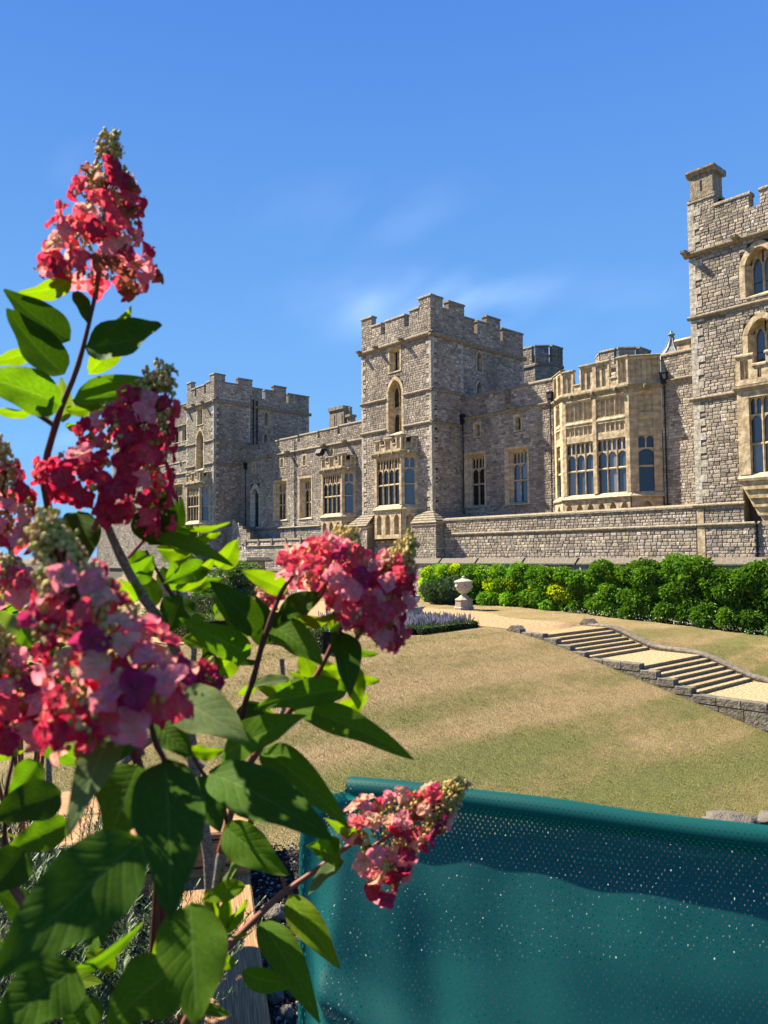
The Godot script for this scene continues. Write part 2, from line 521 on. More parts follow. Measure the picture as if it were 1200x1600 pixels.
# pointed window: a plate of dressed stone with an arched opening, deep reveals and two lancets
func arched_window(par: Node3D, holes: Array, T: Transform3D, cx: float, hw: float, y0: float, ys: float, ya: float, s: float, rec: float, n: int, ytr: float, glass: String, called := "window"):
	var apex := ya - 0.02
	holes.append([cx - hw - s, y0 - 0.05, cx + hw + s, ys + 0.25])
	holes.append([cx - hw * 0.9 - s, ys, cx + hw * 0.9 + s, ys + (apex - ys) * 0.62 + s * 0.5])
	holes.append([cx - hw * 0.55 - s * 0.6, ys, cx + hw * 0.55 + s * 0.6, apex + s])
	var inner := arch_pts(cx, hw, ys, apex, 8)
	var mb := MB.new()
	# plate in front of the joint between opening and rubble
	var outer := arch_pts(cx, hw + s, ys + 0.05, apex + s * 1.15, 8)
	for i in inner.size() - 1:
		mb.prism(T, PackedVector2Array([inner[i], inner[i + 1], outer[i + 1], outer[i]]), -rec - 0.2, 0.05)
	mb.box(T, Vector3(cx - hw - s, y0, -rec - 0.2), Vector3(cx - hw, ys + 0.05, 0.05))
	mb.box(T, Vector3(cx + hw, y0, -rec - 0.2), Vector3(cx + hw + s, ys + 0.05, 0.05))
	# chamfered inner reveal
	mb.rise(T, PackedVector2Array([Vector2(cx - hw, -rec - 0.2), Vector2(cx - hw + s * 0.5, -rec - 0.2), Vector2(cx - hw + s * 0.5, -rec), Vector2(cx - hw, 0.0)]), y0, ys + 0.1)
	mb.rise(T, PackedVector2Array([Vector2(cx + hw, -rec - 0.2), Vector2(cx + hw, 0.0), Vector2(cx + hw - s * 0.5, -rec), Vector2(cx + hw - s * 0.5, -rec - 0.2)]), y0, ys + 0.1)
	mb.run(T, PackedVector2Array([Vector2(-rec - 0.2, y0 - 0.05), Vector2(0.08, y0 - 0.05), Vector2(0.08, y0 + 0.05), Vector2(-rec, y0 + 0.4), Vector2(-rec - 0.2, y0 + 0.4)]), cx - hw, cx + hw)
	var o := put(par, called, mb, M.ashlar)
	var xa := cx - hw + s * 0.5
	var xb := cx + hw - s * 0.5
	# back plate with n lancets
	var z := -rec
	var w := (xb - xa) / n
	mb = MB.new()
	var top := arch_pts(cx, hw - 0.004, ys, apex, 8)
	for i in n:
		var a := xa + w * i + 0.06
		var b := xa + w * (i + 1) - 0.06
		var la := arch_pts((a + b) * 0.5, (b - a) * 0.5, ys - 0.1, ys + (apex - ys) * 0.5, 6)
		var cap := PackedVector2Array()
		for q in top:
			if q.x >= xa + w * i - 1e-3 and q.x <= xa + w * (i + 1) + 1e-3:
				cap.append(q)
		# spandrel between the lancet head and the big arch
		var x_l := xa + w * i
		var x_r := x_l + w
		for j in la.size() - 1:
			var t0 := 0.0
			var t1 := 0.0
			for q in top.size() - 1:
				if la[j].x >= top[q].x and la[j].x <= top[q + 1].x:
					t0 = lerpf(top[q].y, top[q + 1].y, (la[j].x - top[q].x) / maxf(1e-4, top[q + 1].x - top[q].x))
				if la[j + 1].x >= top[q].x and la[j + 1].x <= top[q + 1].x:
					t1 = lerpf(top[q].y, top[q + 1].y, (la[j + 1].x - top[q].x) / maxf(1e-4, top[q + 1].x - top[q].x))
			if t0 > la[j].y + 0.01 and t1 > la[j + 1].y + 0.01:
				mb.prism(T, PackedVector2Array([la[j], la[j + 1], Vector2(la[j + 1].x, t1 + 0.01), Vector2(la[j].x, t0 + 0.01)]), z - 0.18, z - 0.02)
		mb.box(T, Vector3(x_l - 0.0, y0 + 0.2, z - 0.18), Vector3(a, ys + 0.2, z - 0.021))
		mb.box(T, Vector3(b, y0 + 0.2, z - 0.18), Vector3(x_r, ys + 0.2, z - 0.021))
		var cuts := [y0 + 0.2, apex]
		if ytr > 0:
			mb.box(T, Vector3(a, ytr - 0.08, z - 0.18), Vector3(b, ytr + 0.08, z - 0.03))
			# shouldered head to the lower light, blind panel above the transom
			var lb := arch_pts((a + b) * 0.5, (b - a) * 0.5, ytr - 1.05, ytr - 0.6, 5)
			lb.append(Vector2(b, ytr - 0.06))
			lb.append(Vector2(a, ytr - 0.06))
			mb.prism(T, lb, z - 0.17, z - 0.07)
		var pm := MB.new()
		pm.box(T, Vector3(a - 0.02, cuts[0], z - 0.16), Vector3(b + 0.02, ys + (apex - ys) * 0.55, z - 0.13))
		put(o, "pane", pm, M[glass])
		pm = MB.new()
		pm.box(T, Vector3(a, (y0 + ys) * 0.5 - 0.02, z - 0.13), Vector3(b, (y0 + ys) * 0.5 + 0.02, z - 0.1))
		put(o, "glazing_bar", pm, M.iron)
	put(o, "mullion", mb, M.ashlar)
	return o

func _ready():
	rng.seed = 20240817
	cam = Camera3D.new()
	cam.name = "camera"
	cam.near = 0.05
	cam.far = 4000.0
	var lens := CameraAttributesPhysical.new()
	lens.frustum_focal_length = 18.0
	lens.frustum_focus_distance = 30.0
	lens.frustum_near = 0.05
	lens.frustum_far = 4000.0
	lens.exposure_aperture = 6.5
	cam.attributes = lens
	cam.fov = 67.38
	cam.rotation = Vector3(0.05673, deg_to_rad(YAW), -0.00753)
	add_child(cam)
	var env := Environment.new()
	env.background_mode = Environment.BG_SKY
	env.tonemap_mode = Environment.TONE_MAPPER_LINEAR
	env.tonemap_exposure = 3.2
	env.sdfgi_enabled = true
	env.ssao_enabled = true
	env.ssil_enabled = true
	var sky := Sky.new()
	var sm := ProceduralSkyMaterial.new()
	sm.sky_top_color = Color(0.0145, 0.058, 0.226).linear_to_srgb()
	sm.sky_horizon_color = Color(0.087, 0.2, 0.342).linear_to_srgb()
	sm.sky_curve = 0.35
	sm.sky_energy_multiplier = 1.0
	sm.ground_bottom_color = Color(0.2, 0.17, 0.1).linear_to_srgb()
	sm.ground_horizon_color = Color(0.3, 0.35, 0.35).linear_to_srgb()
	sm.sun_angle_max = 8.0
	sm.sky_cover = tex(cirrus())
	sm.sky_cover_modulate = Color(0.66, 0.68, 0.7, 1.0)
	sky.sky_material = sm
	env.sky = sky
	var we := WorldEnvironment.new()
	we.name = "world_environment"
	we.environment = env
	add_child(we)
	var sun := DirectionalLight3D.new()
	sun.name = "sun"
	sun.light_color = Color(1.0, 0.95, 0.86)
	sun.light_energy = 1.6
	sun.light_angular_distance = 0.5
	sun.shadow_enabled = true
	add_child(sun)
	var alt := deg_to_rad(47.0)
	var to_sun := Vector3(-0.923 * cos(alt), sin(alt), 0.385 * cos(alt)).normalized()
	sun.basis = Basis.looking_at(-to_sun, Vector3.UP)
	make_materials()
	mat("bark_pale", Color(0.3, 0.26, 0.2), 0.85)
	mat("coping_old", Color(0.2, 0.18, 0.145), 0.92, M.coping.albedo_texture, 1.3, M.coping.heightmap_texture, 2.0)
	mat("grass", Color(1, 1, 1), 0.8)
	mat("plain", Color(1, 1, 1), 0.85)
	mat("rock", Color(0.15, 0.135, 0.115), 0.95, M.stone.albedo_texture, 0.25, M.stone.heightmap_texture, 0.6)
	var pp := mat("petal_plain", Color(1, 1, 1), 0.7)
	pp.backlight_enabled = true
	pp.backlight = Color(0.6, 0.6, 0.6)
	near_materials()
	build_ground()
	build_castle()
	build_walls()
	build_stairs()
	build_plants()
	build_near()

# a few thin wisps of high cloud all round the sky
func cirrus() -> Image:
	var w := 1024
	var h := 512
	var im := Image.create(w, h, false, Image.FORMAT_RGBA8)
	var f := FastNoiseLite.new()
	f.seed = 19
	f.frequency = 1.0
	f.fractal_octaves = 5
	var g := FastNoiseLite.new()
	g.seed = 23
	g.frequency = 0.8
	g.fractal_octaves = 2
	var spots := [[sight(690, 468).normalized(), 0.3], [sight(640, 480).normalized(), 0.25], [sight(570, 330).normalized(), 0.06], [sight(890, 480).normalized(), 0.06]]
	for y in h:
		for x in w:
			var a := TAU * (float(x) / w - 0.25)
			var e := (0.5 - float(y) / h) * PI
			var v := 0.0
			if e > 0.0:
				var d := Vector3(cos(a) * cos(e), sin(e), sin(a) * cos(e))
				var p := d / (d.y + 0.35)
				var s := f.get_noise_3d(p.x * 2.2 + p.z * 1.1, p.y * 2.0, p.z * 5.5)
				var c := g.get_noise_3d(p.x * 1.4 + 3.0, p.y, p.z * 1.4)
				var near := 0.0
				for q in spots:
					var off: Vector3 = d - q[0]
					near = maxf(near, q[1] * exp(-(off.x * off.x + off.z * off.z) / 0.012 - off.y * off.y / 0.0012))
				v = clampf(s * 1.1 + 0.08, 0, 1) * smoothstep(0.2, 0.5, c) * 0.18 + clampf(s * 1.3 + 0.4, 0, 1) * near
			im.set_pixel(x, y, Color(1, 1, 1, v))
	return im

# sunk panels with slim ribs and small pointed heads between xa..xb, ya..yb
func panel_row(mb: MB, T: Transform3D, xa: float, xb: float, ya: float, yb: float, n: int, deep := 0.13, heads := true):
	mb.box(T, Vector3(xa, ya, -0.3), Vector3(xb, yb, -deep))
	var w := (xb - xa) / n
	for i in range(1, n):
		var x := xa + w * i
		var hw := 0.05 if i % 2 == 0 else 0.028
		mb.rise(T, PackedVector2Array([Vector2(x - hw, -deep - 0.02), Vector2(x + hw, -deep - 0.02), Vector2(x + hw, -0.06), Vector2(x, -0.004), Vector2(x - hw, -0.06)]), ya, yb)
	if heads:
		for i in n:
			var cx := xa + w * (i + 0.5)
			var hw := w * 0.5 - 0.03
			var p := arch_pts(cx, hw, yb - 0.2, yb - 0.05, 4)
			p.append(Vector2(cx + hw, yb))
			p.append(Vector2(cx - hw, yb))
			mb.prism(T, p, -deep - 0.01, -0.055)

func ashlar_block(mb: MB, T: Transform3D, x0: float, x1: float, y0: float, y1: float, z0: float, z1: float):
	# laid in courses of slightly different tone
	var y := y0
	while y < y1 - 0.01:
		var h := minf(rng.randf_range(0.34, 0.5), y1 - y)
		if y1 - y - h < 0.15:
			h = y1 - y
		var t := rng.randf_range(0.86, 1.06)
		mb.cbox(T, Vector3(x0, y, z0), Vector3(x1, y + h, z1), 0.006, Color(t, t * rng.randf_range(0.97, 1.01), t * rng.randf_range(0.92, 1.04)))
		y += h

# canted bay: wall point, front-left, front-right, wall point, each a plan position
func bay(par: Node3D, plan: Array, s: Dictionary) -> MeshInstance3D:
	var o := MeshInstance3D.new()
	o.name = "bay_window"
	par.add_child(o, true)
	if par.has_meta("base"):
		o.position = -par.get_meta("base")
	var mb := MB.new()
	var roof := PackedVector2Array()
	for p in plan:
		roof.append(Vector2(p.x, -p.z))
	var flat := Transform3D(Basis(Vector3.RIGHT, Vector3(0, 0, -1), Vector3.UP), Vector3.ZERO)
	var inset := Geometry2D.offset_polygon(roof, -0.36)[0]
	mb.prism(flat, inset, s.g1 + 0.2, s.top + 0.05)
	mb.prism(flat, inset, s.base + 0.1, s.sill - 0.1)
	for k in 3:
		var T := between(plan[k], plan[k + 1])
		var a: Vector3 = plan[k]
		var b: Vector3 = plan[k + 1]
		var w := a.distance_to(b)
		var groups: Array = s.groups if k == 1 else [1]
		var pw: float = s.pier if k == 1 else s.get("side_pier", s.pier)
		var mid: float = s.get("mid", 0.3)
		# base
		if s.has("niches"):
			var nn: int = s.niches if k == 1 else 1
			var cell := (w - 0.1) / nn
			for i in nn:
				var c := 0.05 + cell * (i + 0.5)
				var hw := minf(0.34, cell * 0.28)
				ashlar_block(mb, T, c - cell * 0.5, c - hw, s.base, s.sill - 0.12, -0.4, 0.03)
				ashlar_block(mb, T, c + hw, c + cell * 0.5, s.base, s.sill - 0.12, -0.4, 0.03)
				var ar := arch_pts(c, hw, s.nt - 0.4, s.nt, 6)
				ar.append(Vector2(c + hw, s.sill - 0.12))
				ar.append(Vector2(c - hw, s.sill - 0.12))
				mb.prism(T, ar, -0.4, 0.028)
				mb.box(T, Vector3(c - hw, s.base, -0.42), Vector3(c + hw, s.nt, -0.32))
				if s.has("nb"):
					mb.box(T, Vector3(c - hw, s.base, -0.4), Vector3(c + hw, s.nb, 0.02))
		else:
			ashlar_block(mb, T, 0.02, w - 0.02, s.base, s.sill - 0.1, -0.4, 0.02)
		mb.run(T, PackedVector2Array([Vector2(-0.3, s.sill - 0.12), Vector2(0.16, s.sill - 0.12), Vector2(0.2, s.sill - 0.02), Vector2(-0.12, s.g0), Vector2(-0.3, s.g0)]), -0.08, w + 0.08)
		# piers
		ashlar_block(mb, T, 0.0, pw, s.g0 - 0.05, s.top - 0.05, -0.35, 0.0)
		ashlar_block(mb, T, w - pw, w, s.g0 - 0.05, s.top - 0.05, -0.35, 0.0)
		var ng := groups.size()
		var gw := (w - 2 * pw - mid * (ng - 1)) / ng
		for g in ng:
			var xa := pw + (gw + mid) * g
			var xb := xa + gw
			if g > 0:
				ashlar_block(mb, T, xa - mid, xa, s.g0 - 0.05, s.top - 0.05, -0.35, 0.04)
			# window reveals
			mb.box(T, Vector3(xa, s.g1, -0.35), Vector3(xb, s.head, -0.02))
			lights(o, T, xa, xb, s.g0, s.g1, groups[g], s.ytr, -0.1, s.glass[k], 0.11)
			if s.has("p2"):
				mb.box(T, Vector3(xa, s.p1[1], -0.3), Vector3(xb, s.p2[0], -0.025))
				mb.run(T, PackedVector2Array([Vector2(-0.1, s.p2[0] - 0.22), Vector2(0.03, s.p2[0] - 0.3), Vector2(0.03, s.p2[0] - 0.22), Vector2(-0.1, s.p2[0] + 0.02)]), xa, xb)
				panel_row(mb, T, xa, xb, s.p1[0], s.p1[1], groups[g] * 2, 0.12, false)
				panel_row(mb, T, xa, xb, s.p2[0], s.p2[1], groups[g] * 2, 0.16)
				mb.box(T, Vector3(xa, s.head, -0.3), Vector3(xb, s.p1[0], -0.03))
				mb.box(T, Vector3(xa, s.p2[1], -0.3), Vector3(xb, s.top - 0.05, -0.01))
				mb.run(T, PackedVector2Array([Vector2(-0.05, s.p2[1]), Vector2(0.1, s.p2[1] + 0.14), Vector2(0.1, s.p2[1] + 0.2), Vector2(-0.05, s.p2[1] + 0.22)]), xa + 0.15, xb - 0.05)
			else:
				mb.box(T, Vector3(xa, s.head, -0.3), Vector3(xb, s.top - 0.05, -0.01))
				mb.run(T, PackedVector2Array([Vector2(-0.1, s.head), Vector2(0.05, s.head + 0.05), Vector2(0.05, s.head + 0.14), Vector2(-0.1, s.head + 0.16)]), xa, xb)
		# cornice with bosses
		mb.run(T, PackedVector2Array([Vector2(-0.2, s.top - 0.25), Vector2(0.04, s.top - 0.25), Vector2(0.24, s.top - 0.05), Vector2(0.24, s.top + 0.06), Vector2(0.0, s.top + 0.12), Vector2(-0.2, s.top + 0.12)]), -0.1, w + 0.1, Color(0.62, 0.66, 0.72))
		var nb := maxi(1, int(w / 1.6))
		for i in nb:
			var c := w * (i + 0.5) / nb
			mb.cbox(T, Vector3(c - 0.13, s.top - 0.3, 0.1), Vector3(c + 0.13, s.top + 0.02, 0.36), 0.07, Color(0.55, 0.58, 0.62))
	put_mesh(o, "bay_stonework", mb.mesh(), M.ashlar)
	# battlemented parapet
	for k in 3:
		var T := between(plan[k], plan[k + 1])
		var w: float = plan[k].distance_to(plan[k + 1])
		var pieces: Array = s.par if k == 1 else s.get("par_side", [[0.0, 1.0, s.pt]])
		var pb := MB.new()
		var low: float = s.get("low", s.top + 0.75)
		for p in pieces:
			var x0: float = p[0] * w
			var x1: float = p[1] * w
			var n := maxi(1, roundi((x1 - x0) / 1.3))
			var cell := (x1 - x0) / n
			for i in n:
				var m := 0.16
				var a := x0 + cell * i
				pb.box(T, Vector3(a, s.top + 0.12, -0.3), Vector3(a + m, p[2] - 0.14, 0))
				pb.box(T, Vector3(a + cell - m, s.top + 0.12, -0.3), Vector3(a + cell, p[2] - 0.14, 0))
				pb.box(T, Vector3(a + m, p[2] - 0.32, -0.3), Vector3(a + cell - m, p[2] - 0.14, -0.002))
				pb.box(T, Vector3(a + m, s.top + 0.12, -0.3), Vector3(a + cell - m, s.top + 0.3, -0.002))
				panel_row(pb, T, a + m, a + cell - m, s.top + 0.3, p[2] - 0.32, 2, 0.12)
			pb.run(T, PackedVector2Array([Vector2(-0.36, p[2] - 0.14), Vector2(0.08, p[2] - 0.14), Vector2(0.08, p[2] - 0.06), Vector2(0, p[2]), Vector2(-0.36, p[2])]), x0 - 0.04, x1 + 0.04, Color(0.6, 0.64, 0.7))
		var spans := [[0.0, w]]
		for p in pieces:
			spans = cut(spans, p[0] * w, p[1] * w)
		for q in spans:
			pb.box(T, Vector3(q[0], s.top + 0.12, -0.28), Vector3(q[1], low - 0.1, -0.02))
			pb.run(T, PackedVector2Array([Vector2(-0.34, low - 0.1), Vector2(0.06, low - 0.1), Vector2(0.0, low), Vector2(-0.34, low)]), q[0], q[1], Color(0.6, 0.64, 0.7))
		put(o, "bay_parapet", pb, M.ashlar)
	return o

func pipe(par: Node3D, p: Vector3, y0: float, y1: float, hopper := true, r := 0.05):
	var mb := MB.new()
	mb.tube([Vector3(p.x, y0, p.z), Vector3(p.x, (y0 + y1) * 0.5, p.z), Vector3(p.x, y1, p.z)], [r, r, r], 8)
	for k in 5:
		var y := lerpf(y0, y1, (k + 0.5) / 5.0)
		mb.lathe(Transform3D(Basis(), Vector3(p.x, y, p.z)), [[r, -0.1], [r * 1.5, -0.08], [r * 1.5, 0.08], [r, 0.1]], 8)
	if hopper:
		mb.box(Transform3D(Basis(), Vector3(p.x, y1, p.z)), Vector3(-0.24, -0.1, -0.2), Vector3(0.24, 0.4, 0.2))
		mb.box(Transform3D(Basis(), Vector3(p.x, y1, p.z)), Vector3(-0.29, 0.4, -0.24), Vector3(0.29, 0.48, 0.24))
		mb.box(Transform3D(Basis(), Vector3(p.x, y1, p.z)), Vector3(-0.18, -0.4, -0.15), Vector3(0.18, -0.1, 0.15))
	put(par, "drainpipe", mb, M.iron)

func gargoyle(par: Node3D, T: Transform3D, x: float, y: float):
	var mb := MB.new()
	mb.prism(Transform3D(Basis(T.basis.z, T.basis.y, -T.basis.x), T * Vector3(x, y, 0)), PackedVector2Array([Vector2(0, -0.35), Vector2(0.35, -0.2), Vector2(0.75, -0.1), Vector2(0.78, 0.05), Vector2(0.5, 0.14), Vector2(0, 0.12)]), -0.15, 0.15)
	put(par, "gargoyle", mb, M.coping)

# square tower of the middle and left: front at z = -50, side split in a forward and a set-back part
func square_tower(o: Node3D, x0: float, x1: float, zf: float, zs: float, zr: float, fine: bool, corner_w := 1.6):
	var F := front(zf)
	var E := east(x1)
	var xr := x1 - 0.45
	var E2 := east(xr)
	var cx := (x0 + x1) * 0.5
	var holes := []
	var eholes := []
	var rholes := []
	var wall := sub(o, "wall")
	var list := []
	var top := 20.85
	var crenel := 21.95
	# core
	var mb := MB.new()
	mb.box(Transform3D(), Vector3(x0 + 0.02, -4, -zr + 0.5), Vector3(x1 - 0.75, crenel - 0.9, zf - 0.75))
	mb.box(Transform3D(), Vector3(x0, -4, -zr + 0.3), Vector3(x0 + 0.7, crenel, zf - 0.02))
	mb.box(Transform3D(), Vector3(x0, -4, -zr), Vector3(xr - 0.02, crenel, -zr + 0.6))
	put(wall, "inner_wall", mb, M.mortar)
	var gl := "glass_dark"
	# attic window, tall arched window, bay
	window(o, holes, F, cx - 0.95, cx + 0.95, 17.8, 20.4, 0.22, 0.3, 0.4, 2, -1.0, gl, false)
	arched_window(o, holes, F, cx, 0.95, 11.7, 15.95, 17.1, 0.3, 0.55, 2, 14.45, gl)
	holes.append([cx - 3.07, 1.5, cx + 3.07, 11.25])
	var z := zf
	var dx := 1.15
	var dz := 1.05
	bay(o, [Vector3(cx - 3.07, 0, z), Vector3(cx - 3.07 + dx, 0, z + dz), Vector3(cx + 3.07 - dx, 0, z + dz), Vector3(cx + 3.07, 0, z)], {"base": 1.6, "sill": 4.4, "g0": 4.85, "g1": 9.25, "ytr": 6.75, "head": 9.3, "top": 9.85, "pier": 0.32, "groups": [4], "pt": 11.3, "low": 10.7, "niches": 3, "nt": 3.9, "nb": 2.0, "glass": [gl, gl, "glass_blue"], "par": [[0.0, 0.24, 11.2], [0.38, 0.66, 11.3], [0.8, 1.0, 11.5]], "par_side": [[0.0, 0.3, 11.5], [0.6, 1.0, 11.3]]})
	arched_window(o, rholes, E2, zs + 2.9, 0.36, 17.95, 19.5, 20.15, 0.2, 0.3, 1, -1.0, gl)
	arched_window(o, rholes, E2, zs + 2.8, 0.36, 15.4, 16.5, 17.1, 0.2, 0.3, 1, -1.0, gl)
	# strings
	for y in [top, 15.52, 12.47]:
		var hh := 0.45 if y == top else 0.3
		var d := 0.3 if y == top else 0.18
		if y == top:
			string_course(o, F, x0 - d, x1 + d, y, hh, d)
			string_course(o, E2, zs + 0.001, zr + d, y, hh, d)
		else:
			string_course(o, F, x0 - d, cx - 1.25, y, hh, d)
			string_course(o, F, cx + 1.25, x1 + d, y, hh, d)
		string_course(o, E, -zf - d, zs + d * 0.4, y, hh, d)
	for gx in [x0 + 2.6, cx + 1.3]:
		gargoyle(o, F, gx, top - 0.1)
	gargoyle(o, F, x0 + 0.1, top - 0.1)
	# quoins
	for seg in [[3.0, 12.15], [12.5, 15.2], [15.55, 20.4]]:
		quoins(o, F, x1, -1.0, seg[0], seg[1], holes)
		quoins(o, E, -zf, 1.0, seg[0], seg[1], eholes)
		quoins(o, F, x0, 1.0, seg[0], seg[1], holes)
	quoins(o, E, zs, -1.0, 15.55, 20.4, eholes)
	quoins(o, E2, zr, -1.0, 15.55, 20.4, rholes)
	mb = MB.new()
	backing(mb, F, x0, x1, -0.3, crenel, holes)
	backing(mb, E, -zf + 0.7, zs, -0.3, crenel, eholes)
	backing(mb, E2, zs - 0.2, zr, -0.3, crenel, rholes)
	put(wall, "wall_core", mb, M.mortar)
	lay(list, F, x0, x1, 0.0, crenel, holes)
	lay(list, E, -zf, zs, 0.0, crenel, eholes)
	lay(list, E2, zs, zr, 12.0, crenel, rholes)
	# battlements
	var w := x1 - x0
	parapet(o, list, F, crenel, [[x0, x0 + w * 0.16, 24.3], [x0 + w * 0.16, x0 + w * 0.305, 23.25], [x0 + w * 0.365, x0 + w * 0.645, 23.3], [x0 + w * 0.715, x0 + w * 0.84, 23.5], [x0 + w * 0.84, x1, 24.35]])
	parapet(o, list, E, crenel, [[-zf + 0.61, -zf + corner_w, 24.33], [-zf + corner_w, zs - 1.9, 23.35], [zs - 1.9, zs + 0.3, 24.25]])
	parapet(o, list, E2, crenel, [[zs + 0.31, zs + 2.2, 23.35], [zs + 2.7, zs + 4.1, 23.35], [zs + 4.1, zs + 6.2, 24.15], [zs + 6.6, zr, 23.35]])
	set_stones(list, wall)

func build_castle():
	# ---- right tower
	var o := thing("stone_tower", Vector3(-20, -0.3, -50), "tall grey stone tower with golden oriel, cut off by the right edge", "castle tower")
	var F := front(-50)
	var x0 := -24.62
	var x1 := -15.4
	var cx := -20.0
	var holes := []
	var list := []
	var wall := sub(o, "wall")
	window_oriel(o, holes, F, cx)
	arched_window(o, holes, F, cx, 0.9, 16.4, 18.55, 19.6, 0.36, 0.6, 2, -1.0, "glass_blue")
	arched_window(o, holes, F, cx, 0.86, 11.8, 14.0, 14.95, 0.34, 0.6, 2, -1.0, "glass_blue")
	for y in [20.55, 16.1, 10.52, 3.3]:
		var d := 0.3 if y > 20 else 0.2
		if y == 10.52 or y == 3.3:
			string_course(o, F, x0 - d, cx - 1.46 if y > 4 else cx - 1.4, y, 0.26, d)
			string_course(o, F, cx + 1.46, x1 + d, y, 0.26, d)
		else:
			string_course(o, F, x0 - d, x1 + d, y, 0.36 if y > 20 else 0.26, d)
	string_course(o, F, x0 + 0.05, cx - 0.5, 1.98, 0.22, 0.16)
	gargoyle(o, F, -21.3, 20.5)
	gargoyle(o, F, x0 - 0.1, 20.5)
	for seg in [[3.34, 10.25], [10.55, 15.8], [16.13, 20.1], [20.6, 23.9]]:
		quoins(o, F, x0, 1.0, seg[0], seg[1], holes, 0.48, 0.86)
	# plain pale strip down the retaining wall under the corner
	var mb := MB.new()
	ashlar_block(mb, F, x0 + 0.02, x0 + 0.55, -0.3, 1.75, -0.3, 0.06)
	ashlar_block(mb, F, x0 + 0.02, x0 + 0.5, 2.0, 3.0, -0.3, 0.06)
	put(o, "corner_strip", mb, M.ashlar)
	holes.append([x0, -0.3, x0 + 0.55, 3.3])
	mb = MB.new()
	backing(mb, F, x0, x1, -0.3, 22.3, holes)
	mb.box(Transform3D(), Vector3(x0, -4, -64), Vector3(x0 + 0.7, 22.3, -50.02))
	mb.box(Transform3D(), Vector3(x1 - 0.7, -4, -64), Vector3(x1, 22.3, -50.02))
	mb.box(Transform3D(), Vector3(x0 + 0.7, -4, -63.9), Vector3(x1 - 0.7, 21.0, -51.2))
	put(wall, "wall_core", mb, M.mortar)
	lay(list, F, x0, x1, -0.3, 22.3, holes, 0.24, 0.4, 0.055)
	parapet(o, list, F, 22.3, [[x0 + 0.05, -22.76, 24.1], [-22.74, -20.46, 23.38], [-19.83, -17.2, 23.38], [-16.6, x1, 23.6]])
	set_stones(list, wall, 300)
	# chimney turret on the corner
	mb = MB.new()
	mb.box(Transform3D(), Vector3(-24.38, 24.1, -51.4), Vector3(-22.82, 25.72, -50.03))
	mb.box(Transform3D(), Vector3(-24.5, 24.1, -51.5), Vector3(-22.7, 24.22, -49.93))
	mb.box(F, Vector3(-24.38, 24.22, -0.05), Vector3(-23.68, 25.7, 0.03))
	mb.box(F, Vector3(-23.52, 24.22, -0.05), Vector3(-22.82, 25.7, 0.03))
	mb.box(F, Vector3(-23.68, 25.3, -0.05), Vector3(-23.52, 25.7, 0.028))
	mb.box(F, Vector3(-23.68, 24.22, -0.05), Vector3(-23.52, 24.55, 0.028))
	var cap := PackedVector2Array([Vector2(-1.6, 25.72), Vector2(0.06, 25.72), Vector2(0.24, 25.98), Vector2(0.24, 26.1), Vector2(-1.6, 26.1)])
	mb.run(F, cap, -24.6, -22.6)
	for k in 4:
		mb.cbox(F, Vector3(-24.4 + k * 0.45, 26.1, -0.4), Vector3(-24.15 + k * 0.45, 26.2, 0.1), 0.04)
	put(o, "chimney", mb, M.coping)
	# lead roof seen through the gap in the battlements
	mb = MB.new()
	mb.prism(Transform3D(Basis(Vector3(0, 0, -1), Vector3.UP, Vector3.RIGHT), Vector3(0, 0, 0)), PackedVector2Array([Vector2(51.5, 22.0), Vector2(56.5, 25.0), Vector2(61.5, 22.0)]), x0 + 1.2, x1 - 1.2)
	for k in 10:
		var x := x0 + 1.6 + k * 0.65
		mb.tube([Vector3(x, 22.05, -51.5), Vector3(x, 25.02, -56.5)], [0.04, 0.04], 6)
	put(o, "lead_roof", mb, M.lead)
	pipe(o, Vector3(-20.72, 0, -49.9), -0.3, 2.0, false, 0.09)

	# ---- middle tower
	o = thing("stone_tower", Vector3(-54.6, -0.3, -50), "square battlemented grey tower in the middle of the photo, tall arched window above its bay", "castle tower")
	square_tower(o, -59.6, -49.55, -50, 54.3, 64.2, true)
	# battered foot
	mb = MB.new()
	var zf := -49.0
	for seg in [[-60.6, -57.75], [-51.4, -48.2]]:
		mb.box(Transform3D(), Vector3(seg[0], -0.8, -50.0), Vector3(seg[1], 3.1, zf))
	mb.box(Transform3D(), Vector3(-50, -0.8, -54), Vector3(-48.2, 3.1, -50.0))
	put(o, "foot_core", mb, M.mortar)
	list = []
	lay(list, front(zf), -60.6, -57.7, -0.5, 2.9, [])
	lay(list, front(zf), -51.45, -48.2, -0.5, 2.9, [])
	lay(list, east(-48.2), 49.0, 54.0, -0.5, 2.9, [])
	var foot := sub(o, "tower_foot")
	set_stones(list, foot)
	mb = MB.new()
	var sl := [Vector3(-61, 2.92, -48.86), Vector3(-48.06, 2.92, -48.86), Vector3(-48.06, 2.92, -54)]
	var su := [Vector3(-59.7, 4.1, -49.98), Vector3(-49.53, 4.1, -49.98), Vector3(-49.53, 4.1, -54)]
